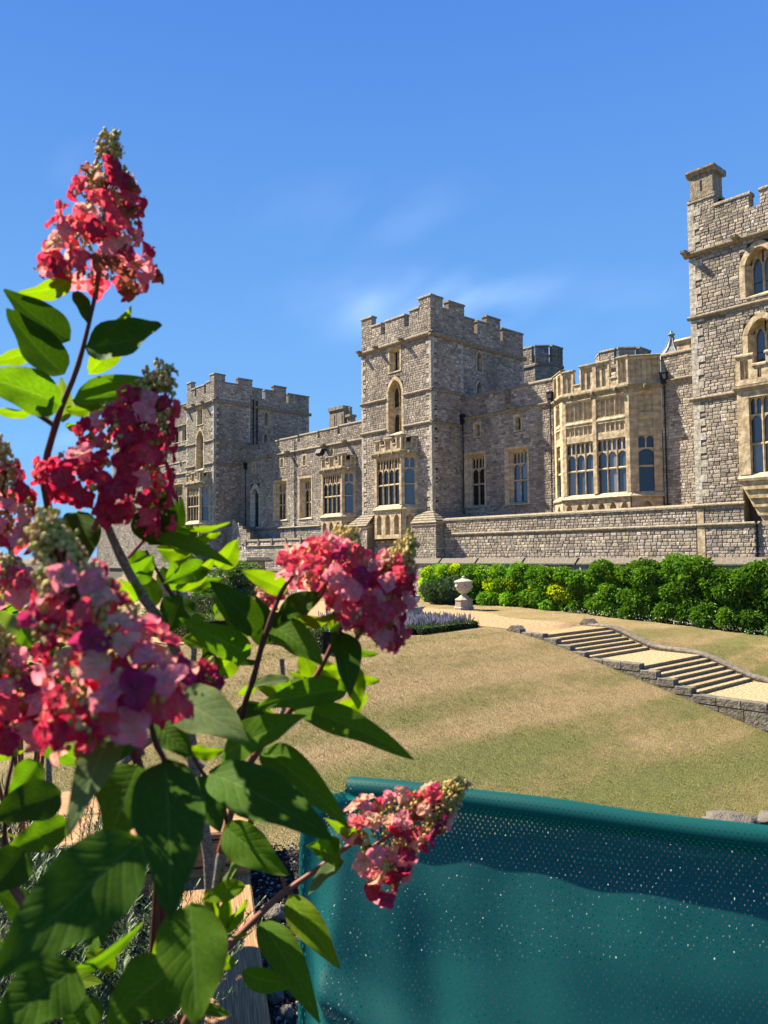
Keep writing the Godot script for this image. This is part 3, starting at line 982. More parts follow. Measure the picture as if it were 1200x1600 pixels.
	for q in [[sl[0], Vector3(-57.7, 2.92, -48.86), Vector3(-57.7, 4.1, -49.98), su[0]], [Vector3(-51.4, 2.92, -48.86), sl[1], su[1], Vector3(-51.4, 4.1, -49.98)], [sl[1], sl[2], su[2], su[1]]]:
		for k in 5:
			var ta := k / 5.0
			var tb := (k + 0.93) / 5.0
			var lift := Vector3(0, 0.04, 0.03)
			var p0: Vector3 = q[0].lerp(q[3], ta)
			var p1: Vector3 = q[1].lerp(q[2], ta)
			var p2: Vector3 = q[1].lerp(q[2], tb)
			var p3: Vector3 = q[0].lerp(q[3], tb)
			var t := rng.randf_range(0.8, 1.1)
			mb.quad(p0 + lift, p1 + lift, p2, p3, Color(t, t, t))
			mb.quad(p0, p1, p1 + lift, p0 + lift, Color(t, t, t))
	mb.box(Transform3D(), Vector3(-61, 2.7, -49.9), Vector3(-57.72, 2.915, -48.9))
	mb.box(Transform3D(), Vector3(-51.38, 2.7, -49.9), Vector3(-48.1, 2.915, -48.9))
	mb.box(Transform3D(), Vector3(-49, 2.7, -54), Vector3(-48.1, 2.915, -49.9))
	put(foot, "sloping_coping", mb, M.coping)

	# ---- left tower
	o = thing("stone_tower", Vector3(-93.75, -0.3, -50), "farther square battlemented tower on the left, rising above pink flowers", "castle tower")
	square_tower(o, -97.6, -89.9, -50, 55.5, 65.7, false)
	pipe(o, Vector3(-89.75, 0, -55.9), 8, 21.5, false, 0.1)
	pipe(o, Vector3(-90.2, 0, -56.8), 13, 21.5, false, 0.09)
	var low := []
	var wo = window(o, low, east(-89.9), 54.3, 55.4, 5.2, 8.0, 0.12, 0.05, 0.1, 1, 6.6, "glass_blue", false)
	wo.position.x += 0.12

	# ---- range between the middle and the right tower
	o = thing("castle_range", Vector3(-37, 0, -54), "grey stone range with big golden bay window between middle and right towers", "castle wing")
	range_right(o)
	# ---- range between the left and the middle tower
	o = thing("castle_range", Vector3(-75, 0, -54), "lower grey range with golden windows between left and middle towers", "castle wing")
	range_left(o)
	# ---- beyond the left tower
	o = thing("castle_range", Vector3(-112, 0, -54), "shaded grey range left of the farther tower, half behind crimson flowers", "castle wing")
	range_far(o)
	behind()

func window_oriel(o: Node3D, holes: Array, F: Transform3D, cx: float):
	holes.append([cx - 1.46, 2.0, cx + 1.46, 12.55])
	var d := 0.55
	var a := cx - 1.45
	var b := cx + 1.45
	var bay_o := MeshInstance3D.new()
	bay_o.name = "oriel_window"
	o.add_child(bay_o, true)
	bay_o.position = -o.get_meta("base")
	var T := front(-50 + d)
	var mb := MB.new()
	ashlar_block(mb, T, a, a + 0.72, 4.95, 10.3, -d - 0.5, 0)
	ashlar_block(mb, T, b - 0.72, b, 4.95, 10.3, -d - 0.5, 0)
	mb.run(T, PackedVector2Array([Vector2(-0.7, 4.55), Vector2(0.1, 4.55), Vector2(0.14, 4.72), Vector2(-0.2, 5.05), Vector2(-0.7, 5.05)]), a - 0.08, b + 0.08)
	mb.box(T, Vector3(a, 9.85, -d - 0.5), Vector3(b, 10.31, -0.01))
	mb.run(T, PackedVector2Array([Vector2(-0.5, 10.3), Vector2(0.05, 10.3), Vector2(0.2, 10.5), Vector2(0.2, 10.62), Vector2(-0.5, 10.7)]), a - 0.15, b + 0.15, Color(0.7, 0.72, 0.76))
	mb.box(T, Vector3(a, 4.95, -d - 0.7), Vector3(b, 10.6, -d - 0.45))
	# corbelled foot
	var steps := [[4.55, 4.0, 0.0, 0.0], [4.0, 3.45, 0.22, 0.12], [3.45, 2.9, 0.44, 0.26], [2.9, 2.35, 0.68, 0.4], [2.35, 1.9, 0.95, 0.52]]
	for s in steps:
		var t := rng.randf_range(0.9, 1.08)
		mb.prism(T, PackedVector2Array([Vector2(a + s[2], s[0]), Vector2(b - s[2], s[0]), Vector2(b - s[2] - 0.24, s[1]), Vector2(a + s[2] + 0.24, s[1])]), -d - 0.6, -s[3] - 0.02, Color(t, t * 0.95, t * 0.85))
	put_mesh(bay_o, "oriel_stonework", mb.mesh(), M.ashlar)
	lights(bay_o, T, a + 0.72, b - 0.72, 5.05, 9.85, 2, 6.9, -0.22, "glass_blue", 0.13)
	# balcony of pierced panels
	for q in [[a - 0.02, a + 1.05, 12.7], [b - 1.05, b + 0.02, 12.7], [a + 1.05, b - 1.05, 12.0]]:
		var pb := MB.new()
		pb.box(T, Vector3(q[0], 10.7, -0.3), Vector3(q[0] + 0.28, q[2] - 0.2, 0.02))
		pb.box(T, Vector3(q[1] - 0.28, 10.7, -0.3), Vector3(q[1], q[2] - 0.2, 0.02))
		pb.box(T, Vector3(q[0] + 0.28, 10.7, -0.3), Vector3(q[1] - 0.28, 11.05, 0.018))
		pb.box(T, Vector3(q[0] + 0.28, q[2] - 0.4, -0.3), Vector3(q[1] - 0.28, q[2] - 0.2, 0.018))
		panel_row(pb, T, q[0] + 0.28, q[1] - 0.28, 11.05, q[2] - 0.4, 2, 0.2)
		pb.run(T, PackedVector2Array([Vector2(-0.38, q[2] - 0.2), Vector2(0.1, q[2] - 0.2), Vector2(0.1, q[2] - 0.1), Vector2(0, q[2]), Vector2(-0.38, q[2])]), q[0] - 0.06, q[1] + 0.06, Color(0.75, 0.78, 0.82))
		put(bay_o, "balcony_panel", pb, M.ashlar)
	var sb := MB.new()
	sb.box(Transform3D(), Vector3(a, 10.7, -50), Vector3(a + 0.3, 12.5, -50 + d - 0.3))
	sb.box(Transform3D(), Vector3(b - 0.3, 10.7, -50), Vector3(b, 12.5, -50 + d - 0.3))
	put(bay_o, "balcony_side", sb, M.ashlar)

func range_right(o: Node3D):
	var F := front(-54)
	var holes := []
	var list := []
	var wall := sub(o, "wall")
	var x0 := -49.55
	var x1 := -24.0
	for x in [-47.55, -42.75]:
		slit(o, holes, F, x, 10.95, 12.5)
	window(o, holes, F, -49.3, -46.55, 4.4, 9.65, 0.2, 0.42, 0.5, 2, 6.65, "glass_dark")
	window(o, holes, F, -44.35, -41.6, 4.4, 9.65, 0.2, 0.42, 0.5, 2, 6.65, "glass_blue")
	holes.append([-38.9, 2.0, -29.05, 15.2])
	string_course(o, F, x0, -38.95, 13.1, 0.28, 0.22)
	string_course(o, F, -29.0, x1, 13.1, 0.28, 0.22)
	var mb := MB.new()
	backing(mb, F, x0, x1, -0.5, 14.9, holes)
	mb.box(Transform3D(), Vector3(x0, -0.5, -64), Vector3(x1, 14.0, -55.0))
	put(wall, "wall_core", mb, M.mortar)
	lay(list, F, x0, x1, 2.2, 14.9, holes)
	set_stones(list, wall)
	mb = MB.new()
	for q in [[x0, -38.95], [-29.0, x1]]:
		mb.run(F, PackedVector2Array([Vector2(-0.8, 14.9), Vector2(0.1, 14.9), Vector2(0.1, 15.0), Vector2(0.0, 15.12), Vector2(-0.8, 15.12)]), q[0], q[1])
	put(o, "coping", mb, M.coping)
	gargoyle(o, F, -42.9, 13.05)
	pipe(o, Vector3(-49.3, 0, -53.9), 2.5, 12.9)
	pipe(o, Vector3(-39.15, 0, -53.85), 2.5, 13.4)
	pipe(o, Vector3(-28.75, 0, -53.85), 2.5, 13.2)
	bay(o, [Vector3(-38.95, 0, -54), Vector3(-37.1, 0, -52.6), Vector3(-31.0, 0, -52.6), Vector3(-29.1, 0, -54)], {"base": 2.2, "sill": 4.42, "g0": 4.75, "g1": 8.98, "ytr": 6.66, "head": 9.2, "p1": [9.55, 10.25], "p2": [10.75, 12.2], "top": 12.85, "pier": 0.36, "side_pier": 0.62, "mid": 0.34, "groups": [3, 3], "niches": 6, "nt": 4.0, "pt": 15.2, "low": 13.75, "glass": ["glass_blue", "glass_blue", "glass_dark"], "par": [[0.0, 0.19, 15.0], [0.285, 0.735, 15.2], [0.835, 1.0, 15.25]]})
	# chimney on the roof edge
	mb = MB.new()
	ashlar_block(mb, Transform3D(), -28.72, -27.66, 14.6, 16.1, -56.6, -55.9)
	mb.run(front(-55.9), PackedVector2Array([Vector2(-0.85, 16.1), Vector2(0.04, 16.1), Vector2(0.16, 16.35), Vector2(0.1, 16.5), Vector2(-0.85, 16.5)]), -28.85, -27.52)
	put(o, "chimney", mb, M.ashlar)
	# roof vents behind the parapet
	mb = MB.new()
	mb.box(front(-53.95), Vector3(-44.1, 13.6, 0), Vector3(-43.55, 14.9, 0.12))
	put(o, "vent", mb, M.dark_stone)

func slit(o: Node3D, holes: Array, F: Transform3D, x: float, y0: float, y1: float, m := "ashlar"):
	holes.append([x - 0.5, y0, x + 0.5, y1])
	var mb := MB.new()
	for s in [-1, 1]:
		mb.rise(F, PackedVector2Array([Vector2(x + s * 0.5, -0.5), Vector2(x + s * 0.5, 0.05), Vector2(x + s * 0.3, 0.05), Vector2(x + s * 0.15, -0.3), Vector2(x + s * 0.15, -0.5)]), y0, y1)
	var ar := arch_pts(x, 0.28, y1 - 0.45, y1 - 0.25, 4)
	ar.append(Vector2(x + 0.28, y1 - 0.002))
	ar.append(Vector2(x - 0.28, y1 - 0.002))
	mb.prism(F, ar, -0.5, 0.045)
	mb.run(F, PackedVector2Array([Vector2(-0.5, y0 + 0.001), Vector2(0.06, y0 + 0.001), Vector2(0.06, y0 + 0.08), Vector2(-0.3, y0 + 0.25), Vector2(-0.5, y0 + 0.25)]), x - 0.29, x + 0.29)
	var w := put(o, "slit_window", mb, M[m])
	mb = MB.new()
	mb.box(F, Vector3(x - 0.16, y0 + 0.2, -0.48), Vector3(x + 0.16, y1 - 0.1, -0.4))
	put(w, "pane", mb, M.glass_dark)

func range_left(o: Node3D):
	var F := front(-54)
	var holes := []
	var list := []
	var wall := sub(o, "wall")
	var x0 := -89.9
	var x1 := -59.6
	slit(o, holes, F, -80.0, 11.0, 12.5)
	slit(o, holes, F, -75.2, 10.8, 12.4)
	slit(o, holes, F, -86.5, 10.9, 12.5)
	slit(o, holes, F, -69.8, 11.6, 12.6)
	window(o, holes, F, -82.0, -78.7, 4.4, 9.6, 0.22, 0.45, 0.5, 3, 6.5, "glass_dark")
	window(o, holes, F, -76.4, -73.6, 4.4, 9.6, 0.22, 0.45, 0.5, 2, 6.5, "glass_dark")
	holes.append([-71.65, 1.0, -65.5, 11.3])
	bay(o, [Vector3(-71.65, 0, -54), Vector3(-70.5, 0, -52.95), Vector3(-66.65, 0, -52.95), Vector3(-65.5, 0, -54)], {"base": 1.0, "sill": 4.4, "g0": 4.8, "g1": 9.2, "ytr": 6.7, "head": 9.25, "top": 9.8, "pier": 0.32, "groups": [4], "pt": 11.3, "low": 10.7, "niches": 3, "nt": 3.8, "nb": 2.0, "glass": ["glass_dark", "glass_dark", "glass_blue"], "par": [[0.0, 0.24, 11.2], [0.38, 0.66, 11.3], [0.8, 1.0, 11.5]], "par_side": [[0.0, 0.3, 11.5], [0.6, 1.0, 11.3]]})
	# doorway
	var dh := MB.new()
	holes.append([-87.3, 3.9, -85.1, 9.5])
	var ar := arch_pts(-86.2, 0.62, 8.2, 8.95, 6)
	var ou := arch_pts(-86.2, 1.15, 8.3, 9.55, 6)
	for i in ar.size() - 1:
		dh.prism(F, PackedVector2Array([ar[i], ar[i + 1], ou[i + 1], ou[i]]), -0.5, 0.06)
	for s in [-1, 1]:
		dh.rise(F, PackedVector2Array([Vector2(-86.2 + s * 1.15, -0.5), Vector2(-86.2 + s * 1.15, 0.06), Vector2(-86.2 + s * 0.9, 0.06), Vector2(-86.2 + s * 0.62, -0.35), Vector2(-86.2 + s * 0.62, -0.5)]), 3.9, 8.3)
	var dr := put(o, "doorway", dh, M.quoin)
	dh = MB.new()
	dh.box(F, Vector3(-86.85, 3.9, -0.48), Vector3(-85.55, 7.0, -0.42))
	put(dr, "door", dh, M.iron)
	dh = MB.new()
	dh.box(F, Vector3(-86.85, 7.0, -0.485), Vector3(-85.55, 9.0, -0.425))
	put(dr, "pane", dh, M.glass_dark)
	string_course(o, F, x0, x1, 12.95, 0.3, 0.22)
	string_course(o, F, x0 + 1.6, -72.0, 3.65, 0.28, 0.2)
	var mb := MB.new()
	backing(mb, F, x0, x1, -0.5, 13.9, holes)
	mb.box(Transform3D(), Vector3(x0, -0.5, -64), Vector3(x1, 13.5, -55.0))
	put(wall, "wall_core", mb, M.mortar)
	lay(list, F, x0, x1, 0.5, 13.9, holes)
	parapet(o, list, F, 13.9, [[x0, -85.6, 14.7], [-85.1, -81.0, 14.7], [-80.5, -76.6, 14.75], [-76.1, -72.5, 14.8], [-72.1, -68.7, 14.85], [-68.3, -63.2, 14.95], [-62.7, x1, 15.0]])
	set_stones(list, wall)
	pipe(o, Vector3(-77.1, 0, -53.9), 1.0, 14.2, false)
	pipe(o, Vector3(-88.4, 0, -53.85), 3.0, 12.0)
	for x in [-78.3, -70.9, -67.0, -83.0]:
		gargoyle(o, F, x, 12.85)
	# floodlight on a bracket
	mb = MB.new()
	mb.box(F, Vector3(-70.9, 12.2, 0.02), Vector3(-70.75, 12.4, 0.9))
	mb.box(Transform3D(Basis(Vector3.RIGHT, -0.5), Vector3(-70.8, 11.9, -53.0)), Vector3(-0.5, -0.25, -0.3), Vector3(0.5, 0.35, 0.3))
	put(o, "floodlight", mb, M.iron)
	# chimney stack standing on the roof
	mb = MB.new()
	for q in [[-80.7, -79.2], [-79.1, -77.6]]:
		ashlar_block(mb, Transform3D(), q[0], q[1], 13.0, 19.2, -63.0, -62.0)
		mb.box(front(-62), Vector3(q[0] + 0.35, 16.0, -0.02), Vector3(q[1] - 0.35, 18.6, 0.06))
		mb.box(Transform3D(), Vector3(q[0] - 0.12, 19.2, -63.1), Vector3(q[1] + 0.05, 19.6, -61.85))
	for q in [[-77.2, -76.4]]:
		ashlar_block(mb, Transform3D(), q[0], q[1], 13.0, 18.0, -63.0, -62.2)
		mb.box(Transform3D(), Vector3(q[0] - 0.12, 18.0, -63.1), Vector3(q[1] + 0.1, 18.3, -62.0))
	mb.lathe(Transform3D(Basis(), Vector3(-76.8, 18.3, -62.5)), [[0.0, 0.0], [0.22, 0.0], [0.2, 0.9], [0.26, 1.0], [0.0, 1.0]], 10)
	put(o, "chimney", mb, M.coping)
	# steps up to the doorway
	var st := MB.new()
	for k in 9:
		st.box(Transform3D(), Vector3(-87.6 + k * 0.45, -0.4, -53.9), Vector3(-87.15 + k * 0.45, 3.9 - k * 0.22, -51.7), Color.WHITE)
	st.box(Transform3D(), Vector3(-89.6, -0.4, -53.9), Vector3(-87.6, 3.9, -51.7))
	put(o, "door_steps", st, M.coping)
	var pl := []
	var pb := MB.new()
	for k in 5:
		pb.box(Transform3D(), Vector3(-87.6 + k * 0.9, -0.4, -51.75), Vector3(-86.7 + k * 0.9, 4.8 - k * 0.45, -51.35))
		lay(pl, front(-51.35), -87.6 + k * 0.9, -86.7 + k * 0.9, 0.0, 4.8 - k * 0.45, [])
	var bal := put(o, "step_balustrade", pb, M.mortar)
	set_stones(pl, bal)

func range_far(o: Node3D):
	var F := front(-54)
	var holes := []
	var list := []
	var wall := sub(o, "wall")
	window(o, holes, F, -110.5, -106.2, 4.4, 11.3, 0.22, 0.4, 0.5, 3, 8.0, "glass_dark")
	slit(o, holes, F, -113.5, 10.0, 12.0)
	window(o, holes, F, -120.5, -117.2, 4.4, 9.6, 0.22, 0.4, 0.5, 3, 6.5, "glass_dark")
	string_course(o, F, -140, -97.6, 12.7, 0.3, 0.22)
	var mb := MB.new()
	backing(mb, F, -140, -97.6, -9, 13.7, holes)
	mb.box(Transform3D(), Vector3(-140, -9, -64), Vector3(-97.6, 13.2, -55))
	put(wall, "wall_core", mb, M.mortar)
	lay(list, F, -139, -97.6, -7.0, 13.7, holes, 0.3, 0.5)
	parapet(o, list, F, 13.7, [[-116, -112.2, 14.5], [-111.6, -107.4, 14.5], [-106.8, -103, 14.5], [-102.4, -97.7, 14.6]])
	set_stones(list, wall)

func behind():
	# tall block far behind on the left
	var o := thing("castle_block", Vector3(-160, 0, -80), "tall shaded castle block with a row of openings, far behind the left tower", "castle building")
	var F := front(-75)
	var holes := []
	var list := []
	var wall := sub(o, "wall")
	for k in 8:
		var x := -178.0 + k * 4.2
		window(o, holes, F, x, x + 3.2, 24.2, 27.3, 0.25, 0.3, 0.4, 1, -1.0, "glass_dark", false)
	string_course(o, F, -185, -144, 27.9, 0.5, 0.4)
	string_course(o, F, -185, -144, 23.6, 0.5, 0.4)
	var mb := MB.new()
	backing(mb, F, -185, -144, -9, 31, holes)
	mb.box(Transform3D(), Vector3(-185, -9, -95), Vector3(-144, 30.5, -76))
	put(wall, "wall_core", mb, M.dark_stone)
	lay(list, F, -185, -144, 12, 31, holes, 0.45, 0.8)
	parapet(o, list, F, 31, [[-185, -181, 32.3], [-180, -176, 32.3], [-175, -171, 32.3], [-170, -165, 32.3], [-164, -159, 32.3], [-158, -153.5, 32.3], [-152.5, -144, 32.3]])
	set_stones(list, wall, 0, 0.8)
	# octagonal battlemented turrets behind the roofs
	turret(Vector3(-58.0, 0, -78), 2.75, 12, 23.4, 25.6, "dark eight-sided battlemented turret rising behind the middle tower", 0.72)
	turret(Vector3(-40.3, 0, -67.5), 2.6, 10, 18.2, 19.8, "pale battlemented turret top peeping over the big bay's parapet", 1.05)
	# lead cupola
	var c := thing("cupola", Vector3(-32.3, 14, -62), "small pale lead ogee cupola with a finial beside the chimney on the roof", "cupola")
	mb = MB.new()
	mb.flat_lathe(Transform3D(Basis(), Vector3(-32.3, 14, -62)), [[1.55, 0.0], [1.55, 2.4], [1.62, 2.45], [1.3, 2.9], [0.85, 3.3], [0.5, 3.75], [0.26, 4.3], [0.13, 4.75], [0.1, 4.8]], 8)
	put(c, "roof", mb, M.lead)
	mb = MB.new()
	mb.lathe(Transform3D(Basis(), Vector3(-32.3, 18.7, -62)), [[0.0, 0.0], [0.14, 0.02], [0.3, 0.1], [0.28, 0.2], [0.1, 0.28], [0.12, 0.34], [0.04, 0.5], [0.0, 0.52]], 12)
	put(c, "finial", mb, M.lead)
	mb = MB.new()
	for k in 8:
		var a := TAU * k / 8
		var pts := []
		var rr := []
		for q in [[1.64, 2.45], [1.32, 2.9], [0.87, 3.3], [0.52, 3.75], [0.28, 4.3], [0.14, 4.75]]:
			pts.append(Vector3(-32.3 + cos(a) * q[0], 14 + q[1], -62 - sin(a) * q[0]))
			rr.append(0.045)
		mb.tube(pts, rr, 6)
	put(c, "ribs", mb, M.lead)

func turret(p: Vector3, r: float, y0: float, y1: float, yt: float, label: String, tone: float):
	var o := thing("turret", p + Vector3(0, y0, 0), label, "turret")
	var mb := MB.new()
	var list := []
	var holes := []
	var body := sub(o, "wall")
	mb.flat_lathe(Transform3D(Basis(), p), [[r * 1.0, y0], [r * 1.0, y1 + 0.05], [0.0, y1 + 0.05]], 8, Color.WHITE, PI / 8)
	mb.flat_lathe(Transform3D(Basis(), p), [[r, y1 - 0.5], [r * 1.06, y1 - 0.4], [r * 1.06, y1 - 0.2], [r, y1 - 0.1]], 8, Color.WHITE, PI / 8)
	put(body, "wall_core", mb, M.mortar)
	for k in 8:
		var a := PI / 8 + TAU * k / 8
		var b := a + TAU / 8
		var A := p + Vector3(cos(a), 0, -sin(a)) * r
		var B := p + Vector3(cos(b), 0, -sin(b)) * r
		var T := between(A, B)
		var w := A.distance_to(B)
		lay(list, T, 0, w, y0, y1, [], 0.3, 0.5)
		parapet(o, list, T, y1, [[0.0, w * 0.78, yt]], 0.4, false)
	set_stones(list, body, 0, tone)

# ---------------------------------------------------------------- the garden
func smooth_ramp(x: float, knee: float, soft: float) -> float:   # 0 before the knee, x - knee after it
	var t := (x - knee) / soft
	if t < -1.0:
		return 0.0
	if t > 1.0:
		return x - knee
	return soft * (t + 1.0) * (t + 1.0) * 0.25

func slope_y(x: float) -> float:
	return -3.98 - 0.262 * (smooth_ramp(x, -25.25, 2.5) - smooth_ramp(x, -8.5, 2.5))

func ground_y(x: float, z: float) -> float:
	var y := slope_y(x)
	if z > -38.35 and z < -32.15 and x > -25.3:
		return y - 1.2
	if z < -38.35:
		var wall_y := -3.98 - 0.045 * maxf(0.0, x + 37.0)
		var t := clampf((-38.4 - z) / 8.6, 0.0, 1.0)
		y = lerpf(y + 0.12 * clampf((x + 26.0) / 3.0, 0.0, 1.0), wall_y, pow(t, 0.8))
	return y

var lawn_noise := []
func lawn_tone(x: float, z: float) -> Color:   # scorched straw and surviving green, in mowing bands along z
	var straw := Color(0.45, 0.34, 0.175)
	var dry := Color(0.345, 0.268, 0.115)
	var green := Color(0.185, 0.205, 0.055)
	var g: float = lawn_noise[1].get_noise_2d(x, z * 0.6) * 0.7 + lawn_noise[0].get_noise_2d(x * 1.3, z * 0.4) * 0.45 + 0.35 * lawn_noise[2].get_noise_2d(x, z * 0.5)
	g -= 0.09
	g += 0.27 * clampf(2.4 * sin((x + 0.22 * lawn_noise[1].get_noise_2d(x, z) + 0.02 * z) * PI / 1.75), -1, 1)
	g += clampf((x + 22.0) / 9.0, -0.2, 1.0) * 0.85 + (0.2 if z < -38.4 else 0.0)
	return straw.lerp(dry, clampf(g * 1.0 + 0.5, 0, 1)).lerp(green, clampf(g * 0.95 - 0.05, 0, 0.85)) * rng.randf_range(0.88, 1.12)

func build_ground():
	var mb := MB.new()
	mb.quad(Vector3(-1500, -9.6, 1500), Vector3(1500, -9.6, 1500), Vector3(1500, -9.6, -1500), Vector3(-1500, -9.6, -1500), Color.WHITE)
	structure("ground", mb, M.ground)
	lawn_noise = []
	for q in [[5, 0.3, 3], [8, 0.06, 3], [11, 1.3, 3]]:
		var n := FastNoiseLite.new()
		n.seed = q[0]
		n.frequency = q[1]
		n.fractal_octaves = q[2]
		lawn_noise.append(n)
	mb = MB.new()
	var rows := []
	var cols := []
	var zz := -48.3
	while zz < 8.0:
		var r := PackedVector3Array()
		var c := []
		var xx := -70.0
		while xx < 14.0:
			r.append(Vector3(xx, ground_y(xx, zz) + lawn_noise[2].get_noise_2d(xx, zz) * 0.012, zz))
			c.append(lawn_tone(xx, zz))
			xx += 0.22
		rows.append(r)
		cols.append(c)
		zz += 0.3
	mb.grid(rows, Color.WHITE, false, cols)
	structure("lawn", mb, M.lawn)
	# short mown blades standing out of it where it is near enough to show
	var blade := MB.new()
	for k in 3:
		var a := k * 2.1
		var d := Vector3(cos(a), 0, sin(a))
		var e := Vector3(-sin(a), 0, cos(a))
		blade.tri(d * 0.012 - e * 0.005, d * 0.012 + e * 0.005, d * 0.035 + Vector3(0, 0.034, 0), Color.WHITE)
	var xf := []
	var tc := []
	while xf.size() < 170000:
		var dep := 9.0 + 33.0 * pow(rng.randf(), 0.75)
		var px := rng.randf_range(60, 1230)
		var d := sight(px, 1000)
		var p := Vector3(d.x, 0, d.z) * dep
		if p.z < -47.0 or p.x < -38 or p.z < -26.3 and p.x < -27.6 or p.z < -31.9 and p.z > -38.7 and p.x > -26 or p.z < -32 and p.x < -25.2 and p.z > -42:
			continue
		p.y = ground_y(p.x, p.z)
		var s := rng.randf_range(0.6, 1.3) * clampf(dep / 20.0, 0.7, 1.4)
		xf.append(Transform3D(Basis(Vector3.UP, rng.randf() * TAU) * Basis.from_scale(Vector3(s, s * rng.randf_range(0.6, 1.2), s)), p))
		var c := lawn_tone(p.x, p.z) * rng.randf_range(0.75, 1.3)
		tc.append(Color(c.r, c.g, c.b, 1))
	var grass := scatter(self, "grass_blades", blade.mesh(), M.grass, xf, tc)
	tag(grass, "short dry mown grass blades covering the sloping lawn", "grass")
	# sandy path: from the left along the urns to the stair head
	mb = MB.new()
	rows = []
	for i in 40:
		var x := -70.0 + 46.4 * i / 39.0
		var za := -37.75 if x > -30 else lerpf(-37.75, -40.9, smoothstep(-30.0, -36.0, x))
		var zb := -32.5 if x > -29.6 else lerpf(-32.5, -25.9, smoothstep(-29.6, -27.9 - 3.5, x))
		if x < -37:
			zb = -25.9
		rows.append(PackedVector3Array([Vector3(x, ground_y(x, za) + 0.03, za), Vector3(x, slope_y(x) + 0.05, lerpf(za, zb, 0.5)), Vector3(x, slope_y(x) + 0.03, zb)]))
	mb.grid(rows)
	structure("path", mb, M.path)
	# a narrower walk on the near left
	mb = MB.new()
	rows = []
	for i in 30:
		var t := i / 29.0
		var x := lerpf(-62.0, -32.5, t)
		rows.append(PackedVector3Array([Vector3(x, -3.93, -17.6), Vector3(x, -3.93, -15.9)]))
	mb.grid(rows)
	structure("path", mb, M.path)

